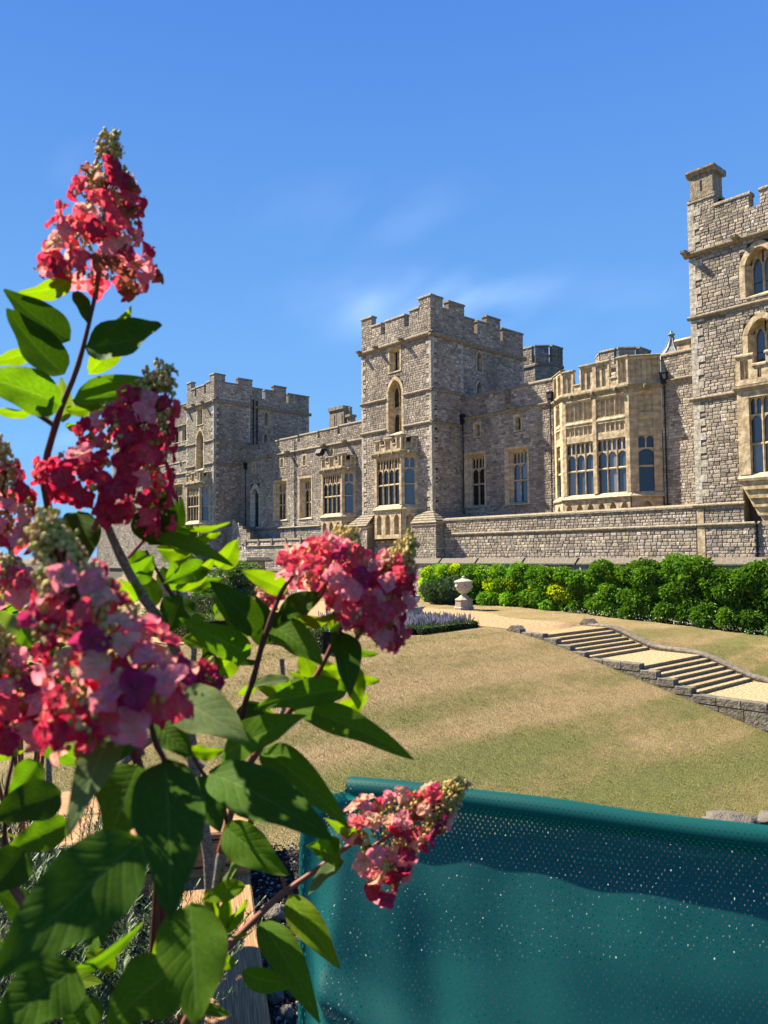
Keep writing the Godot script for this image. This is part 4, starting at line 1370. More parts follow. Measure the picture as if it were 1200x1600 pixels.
func build_walls():
	# terrace wall between the towers
	var o := thing("terrace_wall", Vector3(-36.5, -0.5, -50), "long coursed stone terrace wall running below the big golden bay", "wall")
	var F := front(-50)
	var list := []
	var mb := MB.new()
	mb.box(Transform3D(), Vector3(-48.2, -0.8, -51), Vector3(-24.64, 3.05, -50))
	var wall := put(o, "wall_core", mb, M.mortar)
	lay(list, F, -48.15, -24.66, -0.4, 1.68, [], 0.25, 0.42, 0.06)
	lay(list, F, -48.15, -24.66, 1.98, 3.05, [], 0.22, 0.36, 0.06)
	set_stones(list, wall, 300)
	string_course(o, F, -48.15, -24.62, 1.97, 0.26, 0.14)
	mb = MB.new()
	var x := -48.25
	while x < -24.7:
		var w := minf(rng.randf_range(1.2, 2.0), -24.63 - x)
		mb = MB.new()
		mb.run(F, PackedVector2Array([Vector2(-1.1, 3.05), Vector2(0.12, 3.05), Vector2(0.12, 3.18), Vector2(-0.3, 3.34), Vector2(-1.1, 3.34)]), x, x + w - 0.01, Color.WHITE * rng.randf_range(0.85, 1.1))
		put(o, "coping", mb, M.coping)
		x += w
	# terrace wall left of the middle tower with a stepped end
	o = thing("terrace_wall", Vector3(-72, -4, -50), "terrace wall with notched parapet and stepped end, left of the middle tower", "wall")
	list = []
	mb = MB.new()
	mb.box(Transform3D(), Vector3(-82.4, -6, -51), Vector3(-60.6, 1.85, -50))
	for k in 5:
		mb.box(Transform3D(), Vector3(-82.4 - (k + 1) * 0.62, -6, -51), Vector3(-82.4 - k * 0.62, 1.55 - k * 0.42, -50))
	wall = put(o, "wall_core", mb, M.mortar)
	lay(list, F, -82.4, -60.6, -5, 1.2, [], 0.26, 0.45)
	lay(list, F, -82.4, -60.6, 1.35, 1.85, [], 0.25, 0.6)
	for k in 5:
		lay(list, F, -82.4 - (k + 1) * 0.62, -82.4 - k * 0.62, -5, 1.55 - k * 0.42, [], 0.26, 0.45)
	set_stones(list, wall, 0, 1.15)
	string_course(o, F, -82.0, -60.6, 1.35, 0.2, 0.14)
	mb = MB.new()
	mb.run(F, PackedVector2Array([Vector2(-1.1, 1.85), Vector2(0.1, 1.85), Vector2(0.05, 2.08), Vector2(-1.1, 2.08)]), -82.5, -60.6)
	for k in 8:
		mb.box(F, Vector3(-82 + k * 2.9, 1.2, 0.0), Vector3(-81.75 + k * 2.9, 2.1, 0.16))
	for k in 5:
		mb.run(F, PackedVector2Array([Vector2(-1.1, 1.55 - k * 0.42), Vector2(0.1, 1.55 - k * 0.42), Vector2(0.05, 1.72 - k * 0.42), Vector2(-1.1, 1.72 - k * 0.42)]), -82.4 - (k + 1) * 0.62, -82.41 - k * 0.62)
	put(o, "coping", mb, M.coping)
	# low garden wall in front: big roof-shaped coping stones on rubble
	o = thing("garden_wall", Vector3(-40, -4, -48.5), "low garden wall with long roof-shaped coping stones above the shrubs", "wall")
	F = front(-48.5)
	list = []
	mb = MB.new()
	mb.box(Transform3D(), Vector3(-62, -6, -49.3), Vector3(-12, -0.78, -48.5))
	wall = put(o, "wall_core", mb, M.mortar)
	lay(list, F, -60, -14, -4.9, -0.78, [], 0.26, 0.48)
	set_stones(list, wall, 0, 1.1)
	var joints := [-62.0, -56.5, -51.15, -47.25, -43.0, -38.1, -33.1, -28.05, -23.15, -18.2, -12.0]
	for i in joints.size() - 1:
		mb = MB.new()
		mb.run(F, PackedVector2Array([Vector2(-0.95, -0.78), Vector2(0.16, -0.78), Vector2(0.16, -0.68), Vector2(-0.28, -0.27), Vector2(-0.5, -0.27), Vector2(-0.95, -0.68)]), joints[i] + 0.06, joints[i + 1] - 0.16)
		mb.run(F, PackedVector2Array([Vector2(-0.9, -0.8), Vector2(0.08, -0.8), Vector2(0.08, -0.74), Vector2(-0.3, -0.4), Vector2(-0.5, -0.4), Vector2(-0.9, -0.74)]), joints[i + 1] - 0.161, joints[i + 1] + 0.061)
		put(o, "coping_stone", mb, M.coping_old)
	mb = MB.new()
	mb.quad(Vector3(-62, -0.8, -49.2), Vector3(-12, -0.8, -49.2), Vector3(-12, -0.8, -54), Vector3(-62, -0.8, -54), Color.WHITE)
	mb.quad(Vector3(-48.2, 2.3, -50.9), Vector3(-24.6, 2.3, -50.9), Vector3(-24.6, 2.3, -54), Vector3(-48.2, 2.3, -54), Color.WHITE)
	structure("terrace_pavement", mb, M.path)
	# gate piers and low walls on the left
	for q in [[-73.8, 1.5, -0.1, "square stone gate pier with flat cap before the notched terrace wall"], [-76.4, 2.1, -1.95, "lower and wider stone pier just below the capped gate pier"], [-82.6, 1.4, -2.4, "pale stone pier left of the silver-green bush"]]:
		o = thing("stone_pier", Vector3(q[0], -5.5, -45.6), q[3], "pier", "stone piers below the terrace")
		mb = MB.new()
		ashlar_block(mb, Transform3D(), q[0] - q[1], q[0] + q[1], -6, q[2] - 0.45, -46.6, -44.9)
		put(o, "shaft", mb, M.pale_stone)
		mb = MB.new()
		mb.flat_lathe(Transform3D(Basis(), Vector3(q[0], 0, -45.75)), [[q[1] * 1.62, q[2] - 0.45], [q[1] * 1.62, q[2] - 0.3], [q[1] * 1.3, q[2]], [0.0, q[2]]], 4, Color.WHITE, PI / 4)
		put(o, "cap", mb, M.dark_stone)
	o = thing("garden_wall", Vector3(-90, -6, -46.2), "low stone wall with dark coping linking the gate piers on the left", "wall")
	mb = MB.new()
	mb.box(Transform3D(), Vector3(-115, -9, -46.8), Vector3(-62, -1.55, -46.25))
	wall = put(o, "wall_core", mb, M.mortar)
	list = []
	lay(list, front(-46.25), -110, -62, -5.5, -1.55, [], 0.3, 0.55)
	set_stones(list, wall, 0, 1.15)
	mb = MB.new()
	mb.box(Transform3D(), Vector3(-115, -1.55, -47), Vector3(-62, -1.3, -46.05))
	put(o, "coping", mb, M.coping)
	# broad steps on the far left
	o = thing("garden_steps", Vector3(-98, -6, -44), "flight of pale steps far left between low walls, glimpsed through leaves", "steps")
	for k in 10:
		mb = MB.new()
		mb.box(Transform3D(), Vector3(-104, -9, -45.9 + k * 0.45), Vector3(-92, -1.7 - k * 0.2, -45.45 + k * 0.45))
		put(o, "step", mb, M.pale_stone)

func build_stairs():
	var o := thing("garden_stair", Vector3(-20, -6, -35), "flights of pale garden steps between dark stepped walls, right of centre", "steps")
	var zr := -38.0
	var zl := -32.45
	var xs := [-24.09, -18.75, -13.2]
	var rise := 0.148
	var going := 0.407
	var y := -4.1
	var mb := MB.new()
	mb.cbox(Transform3D(), Vector3(-25.6, y - 0.5, zr), Vector3(xs[0], y, zl), 0.01, Color(0.95, 0.9, 0.8))
	put(o, "landing", mb, M.paving)
	for f in 3:
		for k in 7:
			var x: float = xs[f] + going * k
			y -= rise
			var last := k == 6
			var x2: float = (xs[f + 1] if f < 2 else x + 4.0) if last else x + going
			mb = MB.new()
			var t := rng.randf_range(0.88, 1.05)
			mb.box(Transform3D(), Vector3(x - 0.02, y - 0.6, zr), Vector3(x2, y - 0.05, zl), Color(t, t, t))
			mb.box(Transform3D(), Vector3(x - 0.02, y - 0.05, zr), Vector3(x2 + 0.03, y, zl), Color(t, t * 0.98, t * 0.93))
			put(o, "landing" if last else "step", mb, M.paving)
	# near side wall: stepped dark blocks
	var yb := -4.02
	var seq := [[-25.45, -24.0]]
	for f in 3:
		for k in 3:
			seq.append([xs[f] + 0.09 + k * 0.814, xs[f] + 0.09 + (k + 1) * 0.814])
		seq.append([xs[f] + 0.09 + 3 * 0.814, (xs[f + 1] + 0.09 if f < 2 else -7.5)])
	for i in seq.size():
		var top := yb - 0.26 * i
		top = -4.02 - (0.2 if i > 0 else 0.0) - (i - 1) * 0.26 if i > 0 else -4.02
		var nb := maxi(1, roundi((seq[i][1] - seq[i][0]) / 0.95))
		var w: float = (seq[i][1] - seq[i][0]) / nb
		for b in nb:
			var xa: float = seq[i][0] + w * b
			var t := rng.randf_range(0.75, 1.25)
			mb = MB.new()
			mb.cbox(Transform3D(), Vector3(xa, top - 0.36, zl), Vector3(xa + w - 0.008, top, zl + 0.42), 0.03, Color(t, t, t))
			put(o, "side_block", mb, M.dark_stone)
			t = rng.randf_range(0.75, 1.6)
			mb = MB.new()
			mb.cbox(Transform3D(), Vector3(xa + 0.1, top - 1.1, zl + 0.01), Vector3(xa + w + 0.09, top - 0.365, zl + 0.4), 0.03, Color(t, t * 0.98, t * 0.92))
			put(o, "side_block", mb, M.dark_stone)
	mb = MB.new()
	mb.run(Transform3D(Basis(Vector3(0, 0, -1), Vector3.UP, Vector3(1, 0, 0)), Vector3(-25.45, 0, 0)), PackedVector2Array([Vector2(-0.9, -4.35), Vector2(0, -4.35), Vector2(0, -3.9), Vector2(-0.25, -3.72), Vector2(-0.6, -3.72), Vector2(-0.9, -3.95)]), -zl - 0.45, -zl + 0.02)
	put(o, "end_post", mb, M.dark_stone)
	mb = MB.new()
	mb.run(Transform3D(Basis(Vector3(0, 0, -1), Vector3.UP, Vector3(1, 0, 0)), Vector3(-25.0, 0, 0)), PackedVector2Array([Vector2(-0.9, -4.3), Vector2(0, -4.3), Vector2(0, -3.9), Vector2(-0.25, -3.7), Vector2(-0.6, -3.7), Vector2(-0.9, -3.95)]), -zr + 0.02, -zr + 0.5)
	put(o, "end_post", mb, M.dark_stone)
	# far side wall: pale blocks under a swept weathered coping
	var line := [Vector2(-25.3, -3.98), Vector2(-24.2, -4.0), Vector2(-23.6, -4.1), Vector2(-22.3, -4.58), Vector2(-21.6, -4.82), Vector2(-20.9, -4.93), Vector2(-19.6, -4.98), Vector2(-18.9, -5.03), Vector2(-18.2, -5.2), Vector2(-16.9, -5.68), Vector2(-16.2, -5.93), Vector2(-15.5, -6.03), Vector2(-14.2, -6.08), Vector2(-13.4, -6.15), Vector2(-12.6, -6.35), Vector2(-10.5, -7.1), Vector2(-8, -7.3)]
	var rows := []
	for p in line:
		var r := PackedVector3Array()
		for q in [[0.0, -0.16], [0.09, -0.14], [0.1, -0.02], [0.02, 0.05], [-0.3, 0.06], [-0.42, 0.0], [-0.42, -0.2]]:
			r.append(Vector3(p.x, p.y + q[1] + 0.012 * sin(p.x * 5.0), zr - 0.06 + q[0]))
		rows.append(r)
	mb = MB.new()
	mb.grid(rows)
	put(o, "swept_coping", mb, M.dark_stone)
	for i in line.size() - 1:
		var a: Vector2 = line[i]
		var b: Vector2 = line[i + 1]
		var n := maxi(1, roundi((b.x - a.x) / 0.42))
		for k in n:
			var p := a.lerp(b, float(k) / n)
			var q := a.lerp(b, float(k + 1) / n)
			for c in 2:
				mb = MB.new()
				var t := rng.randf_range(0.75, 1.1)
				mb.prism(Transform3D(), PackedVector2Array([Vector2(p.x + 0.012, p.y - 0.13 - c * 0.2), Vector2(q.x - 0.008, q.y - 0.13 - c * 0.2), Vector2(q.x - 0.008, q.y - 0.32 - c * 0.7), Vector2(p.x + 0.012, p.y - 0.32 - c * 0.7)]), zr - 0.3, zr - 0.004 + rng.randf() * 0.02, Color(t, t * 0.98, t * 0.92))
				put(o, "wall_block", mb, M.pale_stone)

# many small leaves through a lobed volume
func leaf_card(l: float, w: float) -> ArrayMesh:
	var mb := MB.new()
	var c := Color.WHITE
	mb.tri(Vector3(0, 0, 0), Vector3(w, 0.25 * l, l * 0.45), Vector3(0, -0.12 * l, l * 0.5), c)
	mb.tri(Vector3(0, 0, 0), Vector3(0, -0.12 * l, l * 0.5), Vector3(-w, 0.25 * l, l * 0.45), c)
	mb.tri(Vector3(0, -0.12 * l, l * 0.5), Vector3(w, 0.25 * l, l * 0.45), Vector3(0, -0.3 * l, l), c)
	mb.tri(Vector3(0, -0.12 * l, l * 0.5), Vector3(0, -0.3 * l, l), Vector3(-w, 0.25 * l, l * 0.45), c)
	return mb.mesh()

func foliage(o: Node3D, called: String, lobes: Array, density: float, card: Mesh, m: Material, tone: Color, spread := 0.25, inner := 0.55):
	var xf := []
	var cols := []
	for L in lobes:
		var c: Vector3 = L[0]
		var r: Vector3 = L[1]
		var n := int(density * (r.x * r.y + r.y * r.z + r.x * r.z))
		var t := rng.randf_range(0.62, 1.45)
		var yl := 1.0 + maxf(0.0, t - 1.0) * 0.3
		for i in n:
			var d := Vector3(rng.randfn(), rng.randfn(), rng.randfn()).normalized()
			var k := lerpf(inner, 1.08, pow(rng.randf(), 0.45))
			var p := c + d * r * k
			var out := (d / r).normalized()
			var dir := (out + Vector3(rng.randfn(), rng.randfn(), rng.randfn()) * 0.55 + Vector3(0, 0.1, 0)).normalized()
			var up := (Vector3.UP + out * 0.6 + Vector3(rng.randfn(), rng.randfn(), rng.randfn()) * 0.35).normalized()
			var x := up.cross(dir).normalized()
			var y := dir.cross(x)
			var sc := rng.randf_range(0.65, 1.25)
			xf.append(Transform3D(Basis(x * sc, y * sc, dir * sc), p))
			var v := t * rng.randf_range(1.0 - spread, 1.0 + spread)
			cols.append(Color(tone.r * v * yl * rng.randf_range(0.85, 1.2), tone.g * v, tone.b * v, 1))
	scatter(o, called, card, m, xf, cols)

func build_plants():
	var card := leaf_card(0.24, 0.07)
	var small := leaf_card(0.12, 0.035)
	var kinds := [
		# x, half width, height, material, brightness, label
		[-46.6, 1.3, 2.9, "leaf_lime", 1.3, "yellow-green shrub at the left end of the row, behind the blue-grey bush"],
		[-44.3, 1.5, 3.0, "leaf_lime", 1.1, "rounded lime shrub directly behind the lidded stone urn"],
		[-41.9, 1.6, 2.9, "leaf_dark", 1.25, "mid-green shrub with bare pale stems just right of the lidded urn"],
		[-39.3, 1.6, 2.9, "leaf_lime", 1.05, "lime shrub with bright rounded tufts, second right of the lidded urn"],
		[-36.8, 1.5, 3.0, "leaf_dark", 1.3, "broad green shrub below the left end of the big golden bay"],
		[-34.4, 1.6, 2.85, "leaf_lime", 0.95, "shrub mixed lime and green below the middle of the big bay"],
		[-31.9, 1.6, 2.7, "leaf_dark", 1.3, "fresh green shrub behind the stair head with a gap to its right"],
		[-29.1, 1.6, 3.7, "leaf_dark", 1.1, "tall dark glossy shrub right of the gap, reaching the coping"],
		[-26.6, 1.7, 4.0, "leaf_dark", 1.0, "tall dark climbing shrub hiding the wall coping below the pale quoins"],
		[-23.9, 1.6, 4.05, "leaf_dark", 1.05, "dark climbing shrub under the right tower, left of a wall gap"],
		[-21.3, 1.5, 3.5, "leaf_dark", 0.95, "dark rounded shrub under the oriel tower beside bare wall"],
		[-18.9, 1.6, 4.1, "leaf_dark", 1.05, "rightmost dark shrub of the row, cut by the photo's right edge"],
	]
	for k in kinds:
		var z := -47.55
		var gy := ground_y(k[0], -47.3)
		var o := thing("shrub", Vector3(k[0], gy, z), k[5], "shrub", "shrubs along the garden wall")
		var lobes := []
		var n := 22
		for i in n:
			var h: float = k[2] * (0.14 + 0.95 * rng.randf())
			var rr := rng.randf_range(0.38, 0.68)
			lobes.append([Vector3(k[0] + rng.randf_range(-1, 1) * (k[1] - 0.1), gy + minf(h, k[2] - rr * rng.randf_range(0.2, 0.9)), z + rng.randf_range(-0.35, 0.75) - 0.25 * h / k[2]), Vector3(rr * 1.15, rr * 0.8, rr)])
		for i in 4:
			var q := rng.randf_range(0.28, 0.6)
			lobes.append([Vector3(k[0] + rng.randf_range(-1, 1) * k[1], gy + rng.randf_range(0.15, 0.9), z + rng.randf_range(0.3, 1.0)), Vector3(q * 1.2, q, q)])
		var tufts := []
		if k[3] == "leaf_lime":
			for i in 9:
				tufts.append(lobes.pop_at(rng.randi() % (lobes.size() - 4)))
			foliage(o, "bright_tufts", tufts, 420, card, M.leaf_lime, Color(1, 1.05, 1) * k[4] * 0.98)
		foliage(o, "foliage", lobes, 420, card, M.leaf_dark, Color(1, 1.05, 0.9) * (2.1 if k[3] == "leaf_lime" else k[4] * 1.2))
		var mb := MB.new()
		for i in 5:
			var a := Vector3(k[0] + rng.randf_range(-0.3, 0.3), gy - 0.05, z + 0.1)
			var b: Vector3 = lobes[i][0]
			mb.tube([a, a.lerp(b, 0.5) + Vector3(rng.randf_range(-0.15, 0.15), 0.1, 0.1), b], [0.06, 0.045, 0.02], 6)
		put(o, "stems", mb, M.bark_pale)
	# blue-grey bush left of the urn
	var ob := thing("shrub", Vector3(-43.5, -3.98, -45), "blue-grey feathery bush left of the lidded stone urn", "shrub")
	var lb := []
	for i in 12:
		var rr := rng.randf_range(0.45, 0.75)
		lb.append([Vector3(-43.6 + rng.randf_range(-1.7, 1.4), -3.9 + rng.randf_range(0.2, 1.8), -45.2 + rng.randf_range(-0.8, 0.7)), Vector3(rr, rr * 0.85, rr)])
	foliage(ob, "foliage", lb, 480, leaf_card(0.26, 0.035), M.leaf_grey, Color(0.8, 0.9, 0.95))
	# low flowers and ground cover along the foot of the row
	var fx := []
	var fc := []
	for i in 420:
		var x := rng.randf_range(-33, -17)
		var z := -46.15 + rng.randf_range(-0.3, 0.25)
		fx.append(Transform3D(Basis.from_euler(Vector3(rng.randf() * TAU, rng.randf() * TAU, 0)) * Basis.from_scale(Vector3.ONE * rng.randf_range(0.5, 0.9)), Vector3(x, ground_y(x, z) + rng.randf_range(0.08, 0.4), z)))
		fc.append(Color(0.7, 0.7, 0.62) if rng.randf() < 0.5 else Color(0.12, 0.2, 0.05))
	var fo := scatter(self, "border_flowers", small, M.petal_plain, fx, fc)
	tag(fo, "thin strip of small white flowers along the foot of the shrubs", "flowers")
	# lavender bed with clipped edging and a small urn on a pedestal
	var bx := [-36.5, -28.0]
	var bz := [-32.2, -26.9]
	var y0 := -3.97
	var e := thing("box_edging", Vector3(-32, y0, -29.5), "low clipped dark green edging hedge around the lavender bed", "hedge")
	var segs := [[Vector3(bx[0], y0, bz[1]), Vector3(bx[1], y0, bz[1])], [Vector3(bx[1], y0, bz[1]), Vector3(bx[1] - 0.8, y0, bz[0])], [Vector3(bx[1] - 0.8, y0, bz[0]), Vector3(bx[0], y0, bz[0])]]
	for s in segs:
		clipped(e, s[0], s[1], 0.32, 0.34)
	var lx := []
	var lc := []
	var spike := spike_mesh()
	for i in 2600:
		var p := Vector3(rng.randf_range(bx[0], bx[1] - 0.7), y0, rng.randf_range(bz[0] + 0.3, bz[1] - 0.3))
		var tilt := Basis.from_euler(Vector3(rng.randfn() * 0.22, rng.randf() * TAU, rng.randfn() * 0.22))
		lx.append(Transform3D(tilt * Basis.from_scale(Vector3.ONE * rng.randf_range(0.7, 1.25)), p))
		lc.append(Color(0.46, 0.42, 0.52) * rng.randf_range(0.7, 1.2) if rng.randf() < 0.75 else Color(0.2, 0.25, 0.12))
	var lav := scatter(self, "lavender", spike, M.petal_plain, lx, lc)
	tag(lav, "bed of pale purple lavender around the small pedestal urn", "lavender")
	pedestal_urn(Vector3(-32.15, y0, -30.9))
	lidded_urn(Vector3(-38.3, -3.97, -41.75))
	# clipped hedges on the left
	for q in [[270.0, 1002.0, 3.4, 1.25, "dark clipped box hedge on the left, seen between hydrangea stems"], [455.0, 1012.0, 2.2, 0.9, "short dark clipped hedge on the lawn below the middle blossoms"], [340.0, 962.0, 4.0, 1.3, "farther clipped hedge in front of the stone piers"]]:
		var c := on_level(q[0], q[1], -3.97)
		var h := thing("box_hedge", c, q[4], "hedge", "clipped hedges of the parterre")
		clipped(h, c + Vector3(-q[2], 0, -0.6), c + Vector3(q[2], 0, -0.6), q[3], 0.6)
	for q in [[368.0, 958.0, 1.9, "leaf_grey", "silvery green rounded bush in front of the stone piers"], [320.0, 950.0, 1.2, "leaf_dark", "small dark rounded bush left of the silvery bush"], [610.0, 962.0, 1.0, "leaf_grey", "grey-green bush hidden behind the middle blossoms"]]:
		var c := on_level(q[0], q[1], -3.97)
		var h := thing("bush", c, q[4], "bush")
		var lobes := []
		for i in 11:
			var rr: float = q[2] * rng.randf_range(0.3, 0.5)
			lobes.append([c + Vector3(rng.randf_range(-1, 1) * q[2] * 0.8, q[2] * rng.randf_range(0.2, 1.5), rng.randf_range(-0.5, 0.5)), Vector3(rr, rr * 0.9, rr)])
		foliage(h, "foliage", lobes, 300, card, M[q[3]], Color(1.1, 1.2, 0.9))

func clipped(o: Node3D, a: Vector3, b: Vector3, h: float, w: float):
	var n := int(a.distance_to(b) * h * 520.0)
	var xf := []
	var cols := []
	var card := leaf_card(0.1, 0.035)
	var d := (b - a).normalized()
	var s := d.cross(Vector3.UP)
	for i in n:
		var u := rng.randf_range(-1, 1)
		var v := rng.randf()
		if rng.randf() < 0.6:
			if rng.randf() < 0.45:
				v = 1.0
			else:
				u = signf(u)
		var p := a.lerp(b, rng.randf()) + s * u * w + Vector3.UP * (v * h) + Vector3(rng.randfn(), rng.randfn(), rng.randfn()) * 0.03
		xf.append(Transform3D(Basis.from_euler(Vector3(rng.randf() * TAU, rng.randf() * TAU, rng.randf() * TAU)), p))
		var t := rng.randf_range(0.6, 1.4)
		cols.append(Color(t, t, t))
	scatter(o, "foliage", card, M.leaf_box, xf, cols)
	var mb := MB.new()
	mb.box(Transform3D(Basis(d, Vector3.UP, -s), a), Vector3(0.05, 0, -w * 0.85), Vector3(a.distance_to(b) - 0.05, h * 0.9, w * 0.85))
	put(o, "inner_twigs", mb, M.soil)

func spike_mesh() -> ArrayMesh:
	var mb := MB.new()
	for k in 3:
		var a := TAU * k / 3.0
		var s := Vector3(cos(a), 0, sin(a))
		mb.tri(s * -0.012, s * 0.012, Vector3(0, 0.5, 0), Color(0.5, 0.8, 0.35))
		mb.quad(s * -0.03 + Vector3(0, 0.38, 0), s * 0.03 + Vector3(0, 0.38, 0), s * 0.022 + Vector3(0, 0.58, 0), s * -0.022 + Vector3(0, 0.58, 0), Color.WHITE)
		mb.tri(s * -0.022 + Vector3(0, 0.58, 0), s * 0.022 + Vector3(0, 0.58, 0), Vector3(0, 0.68, 0), Color.WHITE)
	return mb.mesh()

func lidded_urn(p: Vector3):
	var o := thing("stone_urn", p, "large lidded white stone urn with relief masks on an eight-sided plinth beside the path", "urn")
	var T := Transform3D(Basis(), p)
	var mb := MB.new()
	mb.flat_lathe(T, [[0.76, 0.0], [0.76, 0.16], [0.68, 0.22], [0.66, 0.62], [0.7, 0.68], [0.7, 0.74], [0.4, 0.9], [0.0, 0.9]], 8, Color(0.82, 0.78, 0.7), PI / 8)
	put(o, "plinth", mb, M.white_stone)
	mb = MB.new()
	mb.lathe(T, [[0.36, 0.88], [0.37, 0.94], [0.3, 0.98], [0.2, 1.06], [0.17, 1.12], [0.22, 1.16], [0.36, 1.24, 1.0], [0.5, 1.4, 1.0], [0.58, 1.6, 0.6], [0.6, 1.78], [0.63, 1.82], [0.63, 1.94], [0.7, 1.98], [0.71, 2.06], [0.6, 2.1]], 32, Color.WHITE, 0.03, 12)
	put(o, "bowl", mb, M.white_stone)
	mb = MB.new()
	mb.lathe(T, [[0.6, 2.09], [0.5, 2.14], [0.28, 2.22], [0.12, 2.27], [0.1, 2.3], [0.14, 2.35], [0.1, 2.42], [0.0, 2.46]], 24)
	put(o, "lid", mb, M.white_stone)
	for k in 6:
		var a := TAU * (k + 0.35) / 6
		mb = MB.new()
		var c := p + Vector3(cos(a) * 0.6, 1.68, -sin(a) * 0.6)
		mb.lathe(Transform3D(Basis(), c), [[0.0, -0.14], [0.08, -0.1], [0.11, 0.0], [0.08, 0.1], [0.0, 0.14]], 8)
		mb.lathe(Transform3D(Basis(), c + Vector3(cos(a), 0, -sin(a)) * 0.08), [[0.0, -0.05], [0.04, 0.0], [0.0, 0.05]], 6)
		put(o, "mask", mb, M.white_stone)

func pedestal_urn(p: Vector3):
	var o := thing("stone_urn", p, "small fluted urn on a square carved pedestal standing in the lavender", "urn")
	var T := Transform3D(Basis(Vector3.UP, 0.45), p)
	var mb := MB.new()
	mb.box(T, Vector3(-0.42, 0, -0.42), Vector3(0.42, 0.12, 0.42))
	mb.box(T, Vector3(-0.33, 0.12, -0.33), Vector3(0.33, 0.88, 0.33))
	mb.box(T, Vector3(-0.4, 0.88, -0.4), Vector3(0.4, 0.95, 0.4))
	mb.box(T, Vector3(-0.45, 0.95, -0.45), Vector3(0.45, 1.02, 0.45))
	for s in 4:
		var B := Transform3D(Basis(Vector3.UP, 0.45 + s * PI / 2), p)
		mb.lathe(B * Transform3D(Basis(Vector3.RIGHT, PI / 2), Vector3(0, 0.56, 0.33)), [[0.14, 0.0], [0.13, 0.03], [0.09, 0.02], [0.05, 0.05], [0.0, 0.06]], 12)
		mb.box(B, Vector3(-0.24, 0.22, 0.32), Vector3(0.24, 0.26, 0.345))
	put(o, "pedestal", mb, M.white_stone)
	mb = MB.new()
	mb.lathe(T, [[0.18, 1.02], [0.18, 1.07], [0.09, 1.12], [0.08, 1.18], [0.16, 1.24, 1.0], [0.26, 1.4, 1.0], [0.31, 1.58, 1.0], [0.33, 1.63], [0.33, 1.68], [0.26, 1.68], [0.0, 1.6]], 32, Color.WHITE, 0.05, 14)
	put(o, "bowl", mb, M.white_stone)

# ---------------------------------------------------------------- the near terrace, screen and bush
func leaf_image(base: Color, vein: Color, edge: Color) -> Image:
	var n := 192
	var im := Image.create(n, n, false, Image.FORMAT_RGB8)
	var f := FastNoiseLite.new()
	f.seed = 77
	f.frequency = 0.035
	f.fractal_octaves = 3
	for y in n:
		for x in n:
			var u := float(x) / n * 2.0 - 1.0
			var t := float(y) / n
			var au := absf(u)
			var m := exp(-au * au * 900.0)
			# side veins curve forward from the midrib
			var ph := (t - au * 0.32 + 0.07 * au * au) * 8.5
			var dv := absf(ph - roundf(ph))
			var sv := exp(-dv * dv * 260.0) * (1.0 - au) * 0.75
			var ph2 := (t + au * 0.9) * 34.0
			var dv2 := absf(ph2 - roundf(ph2))
			var net := exp(-dv2 * dv2 * 40.0) * 0.12
			var c := base.lerp(vein, clampf(m + sv * 0.7 + net, 0, 1) * 0.62)
			c = c.lerp(edge, smoothstep(0.8, 1.0, au) * 0.35 + maxf(0.0, f.get_noise_2d(x, y)) * 0.5 * smoothstep(0.3, 1.0, au + t * 0.3))
			c = c * (1.0 + 0.25 * f.get_noise_2d(x * 2.0 + 50.0, y * 2.0))
			im.set_pixel(x, y, c.linear_to_srgb())
	return im

func vein_bump() -> Image:
	var n := 192
	var im := Image.create(n, n, false, Image.FORMAT_RGB8)
	for y in n:
		for x in n:
			var u := float(x) / n * 2.0 - 1.0
			var t := float(y) / n
			var au := absf(u)
			var m := exp(-au * au * 250.0)
			var ph := (t - au * 0.32 + 0.07 * au * au) * 8.5
			var dv := absf(ph - roundf(ph))
			var v := clampf(0.75 - m * 0.5 - exp(-dv * dv * 60.0) * 0.45, 0, 1)
			im.set_pixel(x, y, Color(v, v, v))
	return im

func petal_image(c: Color, rim: Color) -> Image:
	var n := 96
	var im := Image.create(n, n, false, Image.FORMAT_RGB8)
	var f := FastNoiseLite.new()
	f.seed = 4
	f.frequency = 0.06
	for y in n:
		for x in n:
			var u := float(x) / n * 2.0 - 1.0
			var t := float(y) / n
			var streak := 0.5 + 0.5 * sin(u * 26.0 + sin(t * 4.0) * 2.0)
			var k := c.lerp(rim, clampf(pow(1.0 - t, 2.0) * 0.8 + 0.25 * f.get_noise_2d(x, y), 0, 1))
			k = k * (0.86 + 0.14 * streak)
			im.set_pixel(x, y, k.linear_to_srgb())
	return im

